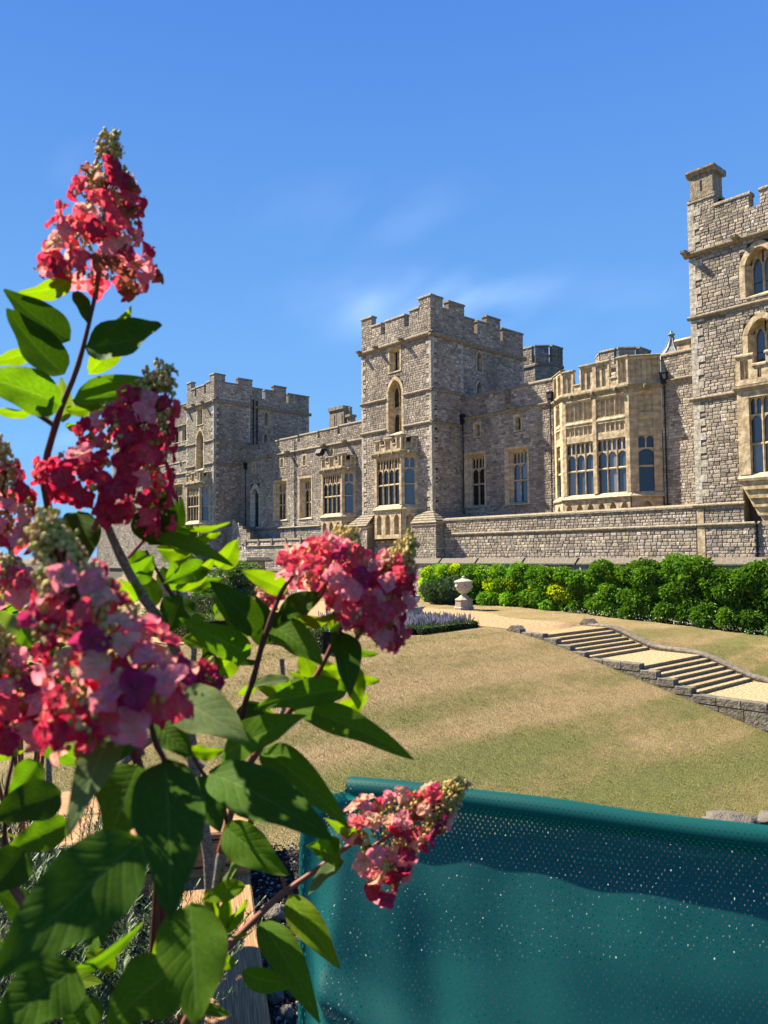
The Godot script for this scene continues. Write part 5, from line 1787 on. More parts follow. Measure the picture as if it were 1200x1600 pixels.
func near_materials():
	var bump := tex(vein_bump())
	for d in [["leaf_green", Color(0.095, 0.2, 0.016), Color(0.2, 0.31, 0.08), Color(0.12, 0.15, 0.02)], ["leaf_yellow", Color(0.15, 0.26, 0.012), Color(0.3, 0.4, 0.07), Color(0.28, 0.16, 0.015)], ["leaf_deep", Color(0.042, 0.092, 0.007), Color(0.09, 0.165, 0.03), Color(0.05, 0.12, 0.02)], ["leaf_pale", Color(0.16, 0.235, 0.09), Color(0.27, 0.34, 0.16), Color(0.26, 0.28, 0.06)]]:
		var m := StandardMaterial3D.new()
		m.resource_name = d[0]
		m.albedo_texture = tex(leaf_image(d[1], d[2], d[3]))
		m.roughness = 0.6
		m.metallic_specular = 0.14
		m.heightmap_enabled = true
		m.heightmap_texture = bump
		m.heightmap_scale = 0.055
		m.backlight_enabled = true
		m.backlight = Color(1.1, 1.14, 0.45) if d[0] != "leaf_deep" else Color(0.72, 0.75, 0.3)
		M[d[0]] = m
	for d in [["petal_crimson", Color(0.5, 0.022, 0.08), Color(0.66, 0.15, 0.16)], ["petal_red", Color(0.72, 0.06, 0.13), Color(0.8, 0.32, 0.24)], ["petal_pink", Color(0.85, 0.27, 0.34), Color(0.85, 0.6, 0.46)], ["petal_purple", Color(0.4, 0.03, 0.13), Color(0.5, 0.13, 0.18)], ["petal_cream", Color(0.8, 0.42, 0.32), Color(0.8, 0.7, 0.45)], ["petal_brown", Color(0.36, 0.1, 0.07), Color(0.38, 0.22, 0.1)]]:
		var m := StandardMaterial3D.new()
		m.resource_name = d[0]
		m.albedo_texture = tex(petal_image(d[1], d[2]))
		m.roughness = 0.7
		m.metallic_specular = 0.12
		m.backlight_enabled = true
		m.backlight = Color(1.05, 0.95, 0.98)
		M[d[0]] = m
	var m := mat("bud", Color(1, 1, 1), 0.6)
	m.backlight_enabled = true
	m.backlight = Color(0.6, 0.6, 0.5)
	mat("stem_red", Color(0.09, 0.025, 0.02), 0.55)
	mat("stem_brown", Color(0.2, 0.07, 0.045), 0.55)
	var bark := tex(noise_image(41, 256, 0.05, 4, Color(0.55, 0.52, 0.5), Color(1, 1, 1), 2.0))
	mat("bark_grey", Color(0.34, 0.29, 0.24), 0.85, bark, 0.06)
	mat("needle", Color(0.075, 0.125, 0.035), 0.5)
	# timber: grain drawn out along the board
	var g := Image.create(512, 512, false, Image.FORMAT_RGB8)
	var f := FastNoiseLite.new()
	f.seed = 12
	f.frequency = 0.02
	f.fractal_octaves = 4
	for y in 512:
		for x in 512:
			var w := f.get_noise_2d(x * 0.6, y * 0.06) * 14.0
			var r := 0.5 + 0.5 * sin((x * 0.28 + w))
			var k := f.get_noise_2d(x * 6.0 + 300.0, y * 0.5)
			var v := clampf(0.62 + 0.28 * r * (0.6 + k) + 0.18 * k, 0.3, 1.0)
			g.set_pixel(x, y, Color(v, v * 0.97, v * 0.94))
	m = StandardMaterial3D.new()
	m.resource_name = "timber"
	m.albedo_color = Color(0.62, 0.33, 0.13).linear_to_srgb()
	m.albedo_texture = tex(g)
	m.roughness = 0.75
	m.heightmap_enabled = true
	m.heightmap_texture = m.albedo_texture
	m.heightmap_scale = 0.25
	M["timber"] = m
	# knitted polyester with eyelets
	var cl := Image.create(256, 256, true, Image.FORMAT_RGBA8)
	for y in 256:
		for x in 256:
			var a := 1.0
			for c in [Vector2(64, 64), Vector2(192, 192)]:
				var q := Vector2((x - c.x) / 19.0, (y - c.y) / 36.0)
				if q.length() < 1.0:
					a = 0.0
			var kn := 0.88 + 0.12 * sin(x * TAU / 16.0) * sin(y * TAU / 16.0)
			cl.set_pixel(x, y, Color(kn, kn, kn, a))
	m = StandardMaterial3D.new()
	m.resource_name = "screen_cloth"
	m.albedo_color = Color(0.013, 0.195, 0.19).linear_to_srgb()
	m.albedo_texture = tex(cl)
	m.transparency = BaseMaterial3D.TRANSPARENCY_ALPHA_SCISSOR
	m.alpha_scissor_threshold = 0.5
	m.roughness = 0.5
	m.metallic_specular = 0.4
	m.backlight_enabled = true
	m.backlight = Color(1.1, 1.1, 1.1)
	M["cloth"] = m
	mat("green_metal", Color(0.01, 0.11, 0.09), 0.45)

func leaf_mesh(B: Vector3, Tip: Vector3, nrm: Vector3, w: float, arch: float, fold: float, ph: float) -> ArrayMesh:
	var ax := Tip - B
	var L := ax.length()
	var d := ax / L
	var n := (nrm - d * nrm.dot(d)).normalized()
	var s := d.cross(n)
	var rows := []
	var nt := 15
	for i in nt + 1:
		var t := float(i) / nt
		var c := B + ax * t + n * (arch * L * 4.0 * t * (1.0 - t))
		var hw := w * 0.5 * pow(sin(PI * pow(t, 0.72)), 0.85) * (1.0 - 0.12 * t) + 0.0006
		var r := PackedVector3Array()
		for j in 9:
			var u := j / 4.0 - 1.0
			var au := absf(u)
			var ser := 1.0 + 0.03 * sin(t * 95.0) * au * au + 0.04 * sin(t * 9.0 + ph + u)
			var off := n * (hw * fold * (au - 0.25 * au * au) + 0.05 * w * sin(t * 15.0 + ph + u * 1.5) * au * au - 0.022 * w * cos(t * 53.0) * au * (1.0 - au))
			r.append(c + s * (u * hw * ser) + off)
		rows.append(r)
	var mb := MB.new()
	mb.grid(rows)
	return mb.mesh()

func floret_mesh(sd: int) -> ArrayMesh:
	var r := RandomNumberGenerator.new()
	r.seed = sd
	var mb := MB.new()
	for k in 4:
		var a := k * PI / 2 + r.randf_range(-0.15, 0.15)
		var d := Vector3(cos(a), 0, sin(a))
		var s := Vector3(-sin(a), 0, cos(a))
		var L := r.randf_range(0.85, 1.1)
		var W := r.randf_range(0.46, 0.6)
		var lift := r.randf_range(0.1, 0.5)
		var curl := r.randf_range(-0.75, 0.15)
		var rows := []
		for i in 7:
			var t := i / 6.0
			var hw := W * pow(sin(PI * clampf(pow(t, 0.7) * 0.86 + 0.05, 0, 1)), 0.7) * (1.0 if t < 0.99 else 0.75)
			var row := PackedVector3Array()
			for j in 6:
				var u := j / 2.5 - 1.0
				row.append(d * (L * t * (1.0 - 0.1 * u * u * t)) + s * (u * hw) + Vector3.UP * (lift * t + curl * t * t + 0.2 * u * u - 0.06 * exp(-u * u * 14.0) + 0.06 * sin(u * 5.0 + t * 6.0 + k)))
			rows.append(row)
		mb.grid(rows)
	return mb.mesh()

func ball(r: float) -> SphereMesh:
	var s := SphereMesh.new()
	s.radius = r
	s.height = r * 2
	s.radial_segments = 8
	s.rings = 5
	return s

func flower_head(bush: Node3D, florets: Array, b: Vector3, a: Vector3, R: float, n: int, size: float, pal: Array, singles: int, bud_n: int, tip: float):
	var head := sub(bush, "flower_head")
	var ax := a - b
	var up := ax.normalized()
	var e1 := up.cross(Vector3(0.3, 0.2, 1)).normalized()
	var e2 := up.cross(e1)
	var list := []
	var tries := 0
	var placed := []
	while list.size() < n and tries < n * 14:
		tries += 1
		var t := pow(rng.randf(), 1.25) * tip
		var an := rng.randf() * TAU
		var out := e1 * cos(an) + e2 * sin(an)
		var rr := R * pow(1.0 - t * 0.93, 0.75) * smoothstep(-0.25, 0.12, t) * rng.randf_range(0.78, 1.1)
		var p := b + ax * t + out * rr
		var ok := true
		for q in placed:
			if q.distance_to(p) < size * 0.95:
				ok = false
				break
		if not ok and tries < n * 9:
			continue
		placed.append(p)
		var nr := (out * 1.0 + up * 0.25 + Vector3(rng.randfn(), rng.randfn(), rng.randfn()) * 0.3).normalized()
		var x := nr.cross(Vector3(rng.randfn(), rng.randfn(), rng.randfn())).normalized()
		var sc := size * rng.randf_range(0.75, 1.15) * lerpf(1.0, 0.75, t)
		list.append([to_pix(p).z, Transform3D(Basis(x, nr, x.cross(nr)) * Basis.from_scale(Vector3.ONE * sc), p), rng.randi() % florets.size(), pal[rng.randi() % pal.size()]])
	list.sort_custom(func(u, v): return u[0] < v[0])
	var later := {}
	for i in list.size():
		var q: Array = list[i]
		if i < singles:
			put_mesh(head, "floret", florets[q[2]], M[q[3]], q[1])
		else:
			var key: String = q[3]
			if not later.has(key):
				later[key] = []
			later[key].append(q[1])
	for key in later:
		scatter(head, "florets_behind", florets[0], M[key], later[key])
	# fertile buds between the florets and up to the tip
	var bx := []
	var bc := []
	var rays := MB.new()
	for i in bud_n:
		var t := rng.randf() * 0.95 if i % 3 else rng.randf_range(tip * 0.75, 1.02)
		var an := rng.randf() * TAU
		var out := e1 * cos(an) + e2 * sin(an)
		var rr := R * pow(maxf(0.0, 1.0 - t * 0.93), 0.8) * rng.randf_range(0.5, 0.98) * smoothstep(-0.2, 0.1, t)
		if t > tip * 0.8:
			rr = minf(rr, R * 0.2 * (1.15 - t) / 0.3 + 0.002)
		var p := b + ax * t + out * rr
		for k in 6:
			var sc := rng.randf_range(0.6, 1.6)
			bx.append(Transform3D(Basis.from_scale(Vector3(sc, sc * rng.randf_range(1.0, 1.5), sc)), p + Vector3(rng.randfn(), rng.randfn(), rng.randfn()) * 0.0035))
			var cc := [Color(0.5, 0.4, 0.1), Color(0.58, 0.45, 0.15), Color(0.42, 0.3, 0.07), Color(0.6, 0.36, 0.17), Color(0.36, 0.36, 0.06)]
			bc.append(cc[rng.randi() % 5] * rng.randf_range(0.8, 1.2))
		if i % 3 == 0:
			var root := b + ax * maxf(0.0, t - 0.18)
			rays.tube([root, root.lerp(p, 0.5) + up * 0.004, p], [0.0011, 0.0009, 0.0006], 5)
	scatter(head, "buds", ball(0.0017), M.bud, bx, bc)
	rays.tube([b - ax * 0.12, b.lerp(a, 0.5), a], [0.0032, 0.0022, 0.001], 6)
	put(head, "flower_stalks", rays, M.stem_brown)

func build_near():
	var Y := -1.5
	# the raised terrace that the bush and the screen stand on
	var mb := MB.new()
	var edge := [on_level(-500, 1335, Y), on_level(440, 1329, Y), on_level(1160, 1283, Y), on_level(2200, 1260, Y)]
	var r := Basis(Vector3.UP, deg_to_rad(YAW)) * Vector3.RIGHT
	var f := Basis(Vector3.UP, deg_to_rad(YAW)) * Vector3.FORWARD
	var poly := PackedVector2Array()
	for p in [edge[0] - r * 3.0, edge[1], edge[2], edge[3], r * 9.0 - f * 6.0, r * -9.0 - f * 6.0]:
		poly.append(Vector2(p.x, -p.z))
	var flat := Transform3D(Basis(Vector3.RIGHT, Vector3(0, 0, -1), Vector3.UP), Vector3.ZERO)
	mb.prism(flat, poly, -9.7, Y)
	structure("soil", mb, M.soil)
	# rough edging stones along the drop
	var noise := FastNoiseLite.new()
	noise.seed = 2
	noise.frequency = 3.0
	var spots := []
	spots.append([on_level(1142, 1288, Y), "flat rough edging stone just above the green screen's rolled edge, nearer the lawn"])
	spots.append([on_level(1222, 1286, Y), "rough edging stone cut by the photo's right edge, above the green screen"])
	for i in spots.size():
		var o := thing("edging_stone", spots[i][0], spots[i][1], "stone", "edging stones of the near terrace")
		put_mesh(o, "stone", rock_mesh(noise, Vector3(0.15, 0.045, 0.1), i), M.rock, Transform3D(Basis(Vector3.UP, deg_to_rad(YAW) + 0.2 * i), spots[i][0] + Vector3(0, 0.02, 0)))
	# dark bark and gravel mulch
	var chip := MB.new()
	chip.flat_lathe(Transform3D(), [[0.0, -0.3], [0.9, -0.2], [1.0, 0.1], [0.4, 0.5], [0.0, 0.5]], 5)
	var cx := []
	var cc := []
	for i in 34000:
		var px := rng.randf_range(200, 560) if i < 15000 else rng.randf_range(540, 1700)
		var py := rng.randf_range(1322, 1720) if i < 15000 else rng.randf_range(1285, 1500)
		var p := on_level(px, py, Y)
		cx.append(Transform3D(Basis.from_euler(Vector3(rng.randf() * TAU, rng.randf() * TAU, rng.randf() * TAU)) * Basis.from_scale(Vector3(rng.randf_range(0.004, 0.013), rng.randf_range(0.003, 0.007), rng.randf_range(0.003, 0.008))), p + Vector3(0, rng.randf_range(0.0, 0.012), 0)))
		var v := rng.randf()
		var c := Color(0.03, 0.026, 0.024) * rng.randf_range(0.5, 1.8)
		if v > 0.86:
			c = Color(0.34, 0.32, 0.3) * rng.randf_range(0.6, 1.2)
		elif v > 0.72:
			c = Color(0.1, 0.085, 0.075)
		cc.append(c)
	var mul := scatter(self, "mulch", chip.mesh(), M.plain, cx, cc)
	tag(mul, "dark bark and gravel mulch between the timber edging and the green screen", "mulch")
	var rocks := [[432, 1436, 0.05, "largest pitted rock in the mulch by the screen"], [424, 1426, 0.03, "small rock touching the largest one in the mulch"], [430, 1565, 0.034, "round pale rock low in the mulch by the timber"], [447, 1590, 0.03, "grey rock at the bottom edge of the mulch"], [462, 1555, 0.04, "rock half behind the green screen's edge"]]
	for q in rocks:
		var p := on_level(q[0], q[1], Y)
		var o := thing("rock", p, q[3], "rock", "rocks in the mulch")
		put_mesh(o, "stone", rock_mesh(noise, Vector3(q[2], q[2] * 0.75, q[2] * 0.9), int(q[0])), M.rock, Transform3D(Basis(), p + Vector3(0, q[2] * 0.4, 0)))
	build_timber(Y, flat)
	build_screen(Y, r, f)
	build_rosemary(Y)
	build_bush(Y)

func rock_mesh(noise: FastNoiseLite, s: Vector3, k: int) -> ArrayMesh:
	var mb := MB.new()
	var rows := []
	for i in 15:
		var row := PackedVector3Array()
		var th := PI * i / 14.0
		for j in 21:
			var ph := TAU * (j % 20) / 20.0
			var d := Vector3(sin(th) * cos(ph), -cos(th), -sin(th) * sin(ph))
			var n := 1.0 + 0.35 * noise.get_noise_3d(d.x * 0.4 + k, d.y * 0.4, d.z * 0.4) + 0.16 * noise.get_noise_3d(d.x * 1.6 + k, d.y * 1.6, d.z * 1.6)
			row.append(d * s * n)
		rows.append(row)
	mb.grid(rows, Color.WHITE, true)
	return mb.mesh()

func board(T: Transform3D, w: float, h: float, l: float) -> ArrayMesh:
	# board along local z, lying from y = 0 up, grain along its length
	var mb := MB.new()
	var b := 0.008
	var sec := [Vector2(-w / 2 + b, 0), Vector2(w / 2 - b, 0), Vector2(w / 2, b), Vector2(w / 2, h - b), Vector2(w / 2 - b, h), Vector2(-w / 2 + b, h), Vector2(-w / 2, h - b), Vector2(-w / 2, b), Vector2(-w / 2 + b, 0)]
	var per := 0.0
	for i in sec.size() - 1:
		var a: Vector2 = sec[i]
		var c: Vector2 = sec[i + 1]
		var len := a.distance_to(c)
		var n2 := Vector2(c.y - a.y, a.x - c.x).normalized()
		var nn := (T.basis * Vector3(n2.x, n2.y, 0)).normalized()
		var P := [T * Vector3(a.x, a.y, l / 2), T * Vector3(c.x, c.y, l / 2), T * Vector3(c.x, c.y, -l / 2), T * Vector3(a.x, a.y, -l / 2)]
		var U := [Vector2(per * 3.3, 0), Vector2((per + len) * 3.3, 0), Vector2((per + len) * 3.3, l * 1.1), Vector2(per * 3.3, l * 1.1)]
		for k in [0, 1, 2, 0, 2, 3]:
			mb.vert(P[k], nn, Color.WHITE, U[k])
		per += len
	for e in [-1, 1]:
		for k in range(1, 7):
			var q := [sec[0], sec[k], sec[k + 1]] if e > 0 else [sec[0], sec[k + 1], sec[k]]
			var P := []
			for v in q:
				P.append(T * Vector3(v.x, v.y, e * l / 2))
			for m in [0, 2, 1]:
				mb.vert(P[m], (T.basis * Vector3(0, 0, e)).normalized(), Color.WHITE, Vector2(q[m].x * 3.0 + 0.3, q[m].y * 0.4))
	return mb.mesh()

func build_timber(Y: float, flat: Transform3D):
	var top := -1.43
	var a := on_level(392, 1366, top)
	var b := on_level(425, 1600, top)
	var d := (a - b)
	d.y = 0
	d = d.normalized()
	var left := Vector3.UP.cross(d)
	var B := Basis(-left, Vector3.UP, -d)
	var o := thing("timber_edging", a + left * 0.15, "orange timber sleeper edging lying beside the dark mulch, dappled with leaf shade", "timber edging")
	put_mesh(o, "sleeper", board(Transform3D(B, a + left * 0.148 - d * 1.1 + Vector3(0, -0.14, 0)), 0.29, 0.14, 2.2), M.timber)
	# stacked box at its far end
	o = thing("timber_box", a + d * 0.45, "low box of stacked orange boards at the far end of the sleeper", "planter")
	var W := 1.0
	for k in 2:
		for s in [0.03, 0.86]:
			put_mesh(o, "board", board(Transform3D(Basis(d, Vector3.UP, -left), a + left * (W * 0.5 + 0.002) + d * s + Vector3(0, -0.07 + 0.118 * k, 0)), 0.05, 0.108, W), M.timber)
		put_mesh(o, "board", board(Transform3D(B, a + left * 0.03 + d * 0.45 + Vector3(0, -0.07 + 0.118 * k + 0.002, 0)), 0.05, 0.104, 0.78), M.timber)
	put_mesh(o, "top_board", board(Transform3D(Basis(d, Vector3.UP, -left), a + left * (W * 0.5) + d * 0.2 + Vector3(0, 0.166, 0)), 0.4, 0.03, W + 0.03), M.timber)
	put_mesh(o, "top_board", board(Transform3D(Basis(d, Vector3.UP, -left), a + left * (W * 0.5) + d * 0.62 + Vector3(0, 0.166, 0)), 0.41, 0.03, W + 0.03), M.timber)

func build_screen(Y: float, r: Vector3, f: Vector3):
	var A := at(546, 1231, 1.74)
	var Bp := at(1196, 1309, 1.43)
	var dir := (Bp - A).normalized()
	var o := thing("windbreak_screen", Vector3(A.x, Y, A.z), "teal green perforated cloth screen with a rolled top edge, across the lower right", "screen")
	var L := 1.6
	var out := dir.cross(Vector3.UP).normalized()   # towards the viewer
	if out.dot(-A) < 0:
		out = -out
	# rolled top edge
	var rows := []
	var n := 60
	for i in n + 1:
		var s := L * i / n
		var c := A + dir * s + Vector3(0, 0.004 * sin(s * 6.0), 0)
		var rad := 0.025 + 0.0012 * sin(s * 17.0)
		var row := PackedVector3Array()
		for j in 21:
			var an := TAU * j / 20.0
			row.append(c + (Vector3.UP * cos(an) + out * sin(an)) * rad)
		rows.append(row)
	var mb := MB.new()
	mb.grid(rows, Color.WHITE, true)
	var m: StandardMaterial3D = M.cloth.duplicate()
	m.uv1_scale = Vector3(TAU * 0.025 / 0.0145, L / 0.011, 1)
	put(o, "rolled_edge", mb, m)
	# corner post in its sleeve
	var P := at(487, 1262, 1.80)
	mb = MB.new()
	var pts := []
	var rad := []
	for q in [[0.075, 0.012], [0.045, 0.018], [0.018, 0.008], [0.0, -0.02], [-0.008, -0.08], [-0.012, -0.5], [-0.014, -1.0]]:
		pts.append(P + dir * q[0] + Vector3(0, q[1], 0))
		rad.append(0.022)
	mb.tube(pts, rad, 16)
	m = M.cloth.duplicate()
	m.uv1_scale = Vector3(11, 75, 1)
	put(o, "post_sleeve", mb, m)
	# hanging cloth
	rows = []
	var nu := 150
	var nv := 110
	var S := P + dir * 0.0
	var full := L + (A - P).dot(dir)
	var fn := FastNoiseLite.new()
	fn.seed = 6
	fn.frequency = 2.4
	fn.fractal_octaves = 2
	for i in nv + 1:
		var v := 0.92 * i / nv
		var row := PackedVector3Array()
		for j in nu + 1:
			var u := full * j / nu
			var top := (A + dir * (u - (A - P).dot(dir))).y - 0.012
			if u < 0.09:
				top -= 0.03 * (1.0 - u / 0.09)
			var x := S + dir * u
			# folds that fan from the upper left corner to the lower right
			var q := v - 0.06 - u * 0.34
			var fold := 0.03 * exp(-pow((q - 0.26) / 0.035, 2.0)) + 0.004 * exp(-pow((v - 0.16 - u * 0.08) / 0.07, 2.0)) - 0.022 * exp(-pow((q - 0.33) / 0.03, 2.0)) + 0.008 * exp(-pow((v - 0.2 - u * 0.9) / 0.02, 2.0)) * smoothstep(0.0, 0.3, u) + 0.006 * sin(u * 38.0 - v * 9.0) * exp(-u * 3.0)
			fold += 0.014 * exp(-pow((v - 0.55 - u * 0.5) / 0.05, 2.0)) - 0.02 * exp(-pow((u - 0.22 - v * 0.35) / 0.05, 2.0)) * smoothstep(0.1, 0.5, v)
			fold += 0.009 * fn.get_noise_2d(u * 0.8, v * 1.3) + 0.008 * sin(u * 9.0 + v * 5.0) * smoothstep(0.0, 0.3, v)
			fold += 0.4 * v
			fold *= smoothstep(0.0, 0.12, u) * smoothstep(0.0, 0.1, v)
			row.append(Vector3(x.x, top - v, x.z) + out * (fold + 0.013 + 0.02 * smoothstep(0.12, 0.0, u)))
		rows.append(row)
	mb = MB.new()
	mb.grid(rows)
	m = M.cloth.duplicate()
	m.uv1_scale = Vector3(full / 0.011, 0.92 / 0.0145, 1)
	put(o, "hanging_cloth", mb, m)
	# ground foot of the frame
	var g := on_level(446, 1545, Y)
	mb = MB.new()
	mb.tube([g + Vector3(0, -0.02, 0), g + Vector3(0, 0.12, 0)], [0.008, 0.008], 8)
	mb.tube([g + Vector3(0, 0.03, 0), g + Vector3(0, 0.03, 0) + dir * 0.12], [0.007, 0.007], 8)
	put(o, "frame_foot", mb, M.green_metal)

func build_rosemary(Y: float):
	var spots := [[100, 1400, 2.9, 0.74, 46, "tall rosemary sprigs behind the left blossoms, against the dry lawn"], [30, 1520, 2.5, 0.6, 46, "rosemary bush at the left edge under broad leaves"], [205, 1600, 2.35, 0.52, 70, "dark rosemary bush beside the timber sleeper"], [130, 1620, 2.6, 0.62, 60, "rosemary clump low between the two broad dark leaves"]]
	var needle := MB.new()
	needle.tri(Vector3(-0.0015, 0, 0), Vector3(0.0015, 0, 0), Vector3(0.0012, 0.004, 0.024), Color.WHITE)
	needle.tri(Vector3(-0.0012, 0, 0), Vector3(0.001, 0.004, 0.024), Vector3(-0.001, 0.004, 0.024), Color.WHITE)
	var nm := needle.mesh()
	for q in spots:
		var d := sight(q[0], q[1])
		d.y = 0
		var p: Vector3 = d.normalized() * float(q[2])
		p.y = Y
		var o := thing("rosemary", p, q[5], "rosemary", "rosemary plants at the foot of the hydrangea")
		var xf := []
		var cols := []
		var st := MB.new()
		for k in q[4]:
			var an := rng.randf() * TAU
			var base: Vector3 = p + Vector3(cos(an), 0, sin(an)) * rng.randf() * 0.12
			var lean := Vector3(cos(an), 0, sin(an)) * rng.randf_range(0.05, 0.3)
			var h: float = q[3] * rng.randf_range(0.6, 1.05)
			var pts := []
			var rr := []
			for s in 6:
				var t := s / 5.0
				pts.append(base + lean * (t * t) + Vector3(rng.randfn() * 0.006, h * t, rng.randfn() * 0.006))
				rr.append(lerpf(0.0025, 0.001, t))
			st.tube(pts, rr, 5)
			for c in 150:
				var t := rng.randf_range(0.15, 1.0) * 5.0
				var i := mini(4, int(t))
				var c0: Vector3 = pts[i].lerp(pts[i + 1], t - i)
				var a2 := rng.randf() * TAU
				var dr := (Vector3(cos(a2), rng.randf_range(0.3, 1.1), sin(a2))).normalized()
				var x := dr.cross(Vector3.UP).normalized()
				var sc := rng.randf_range(0.7, 1.3)
				xf.append(Transform3D(Basis(x * sc, x.cross(dr) * sc, dr * sc), c0))
				var v := rng.randf_range(0.6, 1.5)
				cols.append(Color(v, v, v * 1.05))
		put(o, "stems", st, M.bark_grey)
		scatter(o, "needles", nm, M.needle, xf, cols)

func build_bush(Y: float):
	var root := on_level(215, 1780, Y)
	var o := thing("hydrangea_bush", root, "large hydrangea in the left foreground with pink and crimson blossom cones", "hydrangea")
	# stems: pixel way-points with depth and thickness (pixels)
	var stems := [
		["stem_red", [[160, 400, 0.98, 5], [148, 465, 0.98, 6], [122, 570, 0.97, 8], [88, 660, 0.96, 10], [70, 760, 0.97, 12], [110, 900, 1.0, 13], [180, 1080, 1.05, 14], [240, 1300, 1.1, 16], [260, 1560, 1.2, 20]]],
		["stem_red", [[-40, 575, 0.97, 5], [0, 604, 0.97, 6], [40, 635, 0.96, 7], [84, 664, 0.96, 8]]],
		["bark_grey", [[165, 815, 0.93, 12], [190, 872, 0.95, 14], [222, 930, 0.98, 15], [262, 990, 1.02, 16], [292, 1070, 1.08, 17], [300, 1180, 1.12, 17], [330, 1400, 1.15, 18], [300, 1660, 1.2, 22]]],
		["stem_brown", [[200, 872, 0.97, 5], [232, 838, 0.97, 6], [262, 818, 0.97, 5]]],
		["stem_red", [[228, 860, 0.99, 4], [262, 920, 1.0, 6], [285, 950, 1.02, 7], [300, 1010, 1.06, 8]]],
		["bark_grey", [[293, 932, 1.2, 9], [303, 1000, 1.2, 10], [297, 1090, 1.2, 10], [291, 1140, 1.2, 13], [294, 1180, 1.2, 14], [318, 1200, 1.2, 12]]],
		["bark_grey", [[180, 1205, 1.18, 13], [215, 1170, 1.18, 14], [258, 1140, 1.18, 14], [300, 1132, 1.2, 14], [350, 1146, 1.22, 12], [408, 1135, 1.24, 10], [440, 1116, 1.24, 9], [443, 1080, 1.24, 8], [440, 1030, 1.24, 8]]],
		["stem_brown", [[560, 940, 0.96, 5], [530, 985, 0.96, 7], [498, 1050, 0.97, 8], [452, 1112, 0.98, 9], [400, 1178, 1.0, 10], [370, 1240, 1.02, 11], [345, 1330, 1.04, 12]]],
		["stem_red", [[500, 880, 0.98, 4], [470, 890, 0.97, 5], [440, 925, 0.96, 7], [412, 1000, 0.95, 9], [396, 1060, 0.95, 9], [380, 1110, 0.96, 9], [360, 1200, 1.0, 10]]],
		["stem_brown", [[575, 1306, 1.1, 6], [540, 1325, 1.1, 7], [490, 1362, 1.09, 8], [440, 1398, 1.08, 10], [395, 1440, 1.07, 11], [340, 1500, 1.06, 12], [290, 1600, 1.1, 15]]],
		["bark_grey", [[358, 1285, 1.04, 14], [345, 1345, 1.05, 15], [334, 1420, 1.06, 15], [320, 1520, 1.1, 17]]],
		["stem_red", [[235, 1130, 0.62, 9], [245, 1165, 0.62, 10], [258, 1200, 0.64, 9], [250, 1300, 0.8, 10], [240, 1500, 1.0, 14]]],
		["stem_red", [[30, 1140, 0.78, 6], [22, 1180, 0.78, 6], [8, 1260, 0.78, 7], [20, 1400, 0.85, 9], [110, 1600, 1.0, 12]]],
		["stem_brown", [[-10, 1360, 0.7, 12], [30, 1400, 0.7, 13], [85, 1510, 0.7, 14], [130, 1570, 0.72, 14], [170, 1640, 0.8, 16]]],
		["stem_red", [[300, 1180, 1.0, 5], [322, 1215, 1.0, 6], [345, 1240, 1.0, 6], [355, 1290, 1.02, 6]]],
		["bark_grey", [[76, 1150, 1.3, 9], [76, 1230, 1.3, 10], [72, 1330, 1.3, 11]]],
		["stem_brown", [[465, 1400, 1.08, 4], [448, 1394, 1.08, 5], [442, 1375, 1.08, 5], [440, 1362, 1.07, 4]]],
	]
	for s in stems:
		var mb := MB.new()
		var pts := []
		var rr := []
		var way: Array = s[1]
		for i in way.size():
			for k in (4 if i < way.size() - 1 else 1):
				var t := k / 4.0
				var p: Array = []
				for c in 4:
					var v0: float = way[maxi(i - 1, 0)][c]
					var v1: float = way[i][c]
					var v2: float = way[mini(i + 1, way.size() - 1)][c]
					var v3: float = way[mini(i + 2, way.size() - 1)][c]
					p.append(0.5 * (2.0 * v1 + (v2 - v0) * t + (2.0 * v0 - 5.0 * v1 + 4.0 * v2 - v3) * t * t + (3.0 * v1 - v0 - 3.0 * v2 + v3) * t * t * t))
				pts.append(at(p[0], p[1], p[2]))
				rr.append(p[3] * 0.5 / 1200.0 * p[2] * (1.12 if k == 0 else 1.0))
		mb.tube(pts, rr, 9)
		put(o, "stem", mb, M[s[0]])
	# leaves: base px, tip px, width px, depths, tilt (up +), sideways lean, arch, fold, kind
	var G := "leaf_green"
	var Yl := "leaf_yellow"
	var D := "leaf_deep"
	var P := "leaf_pale"
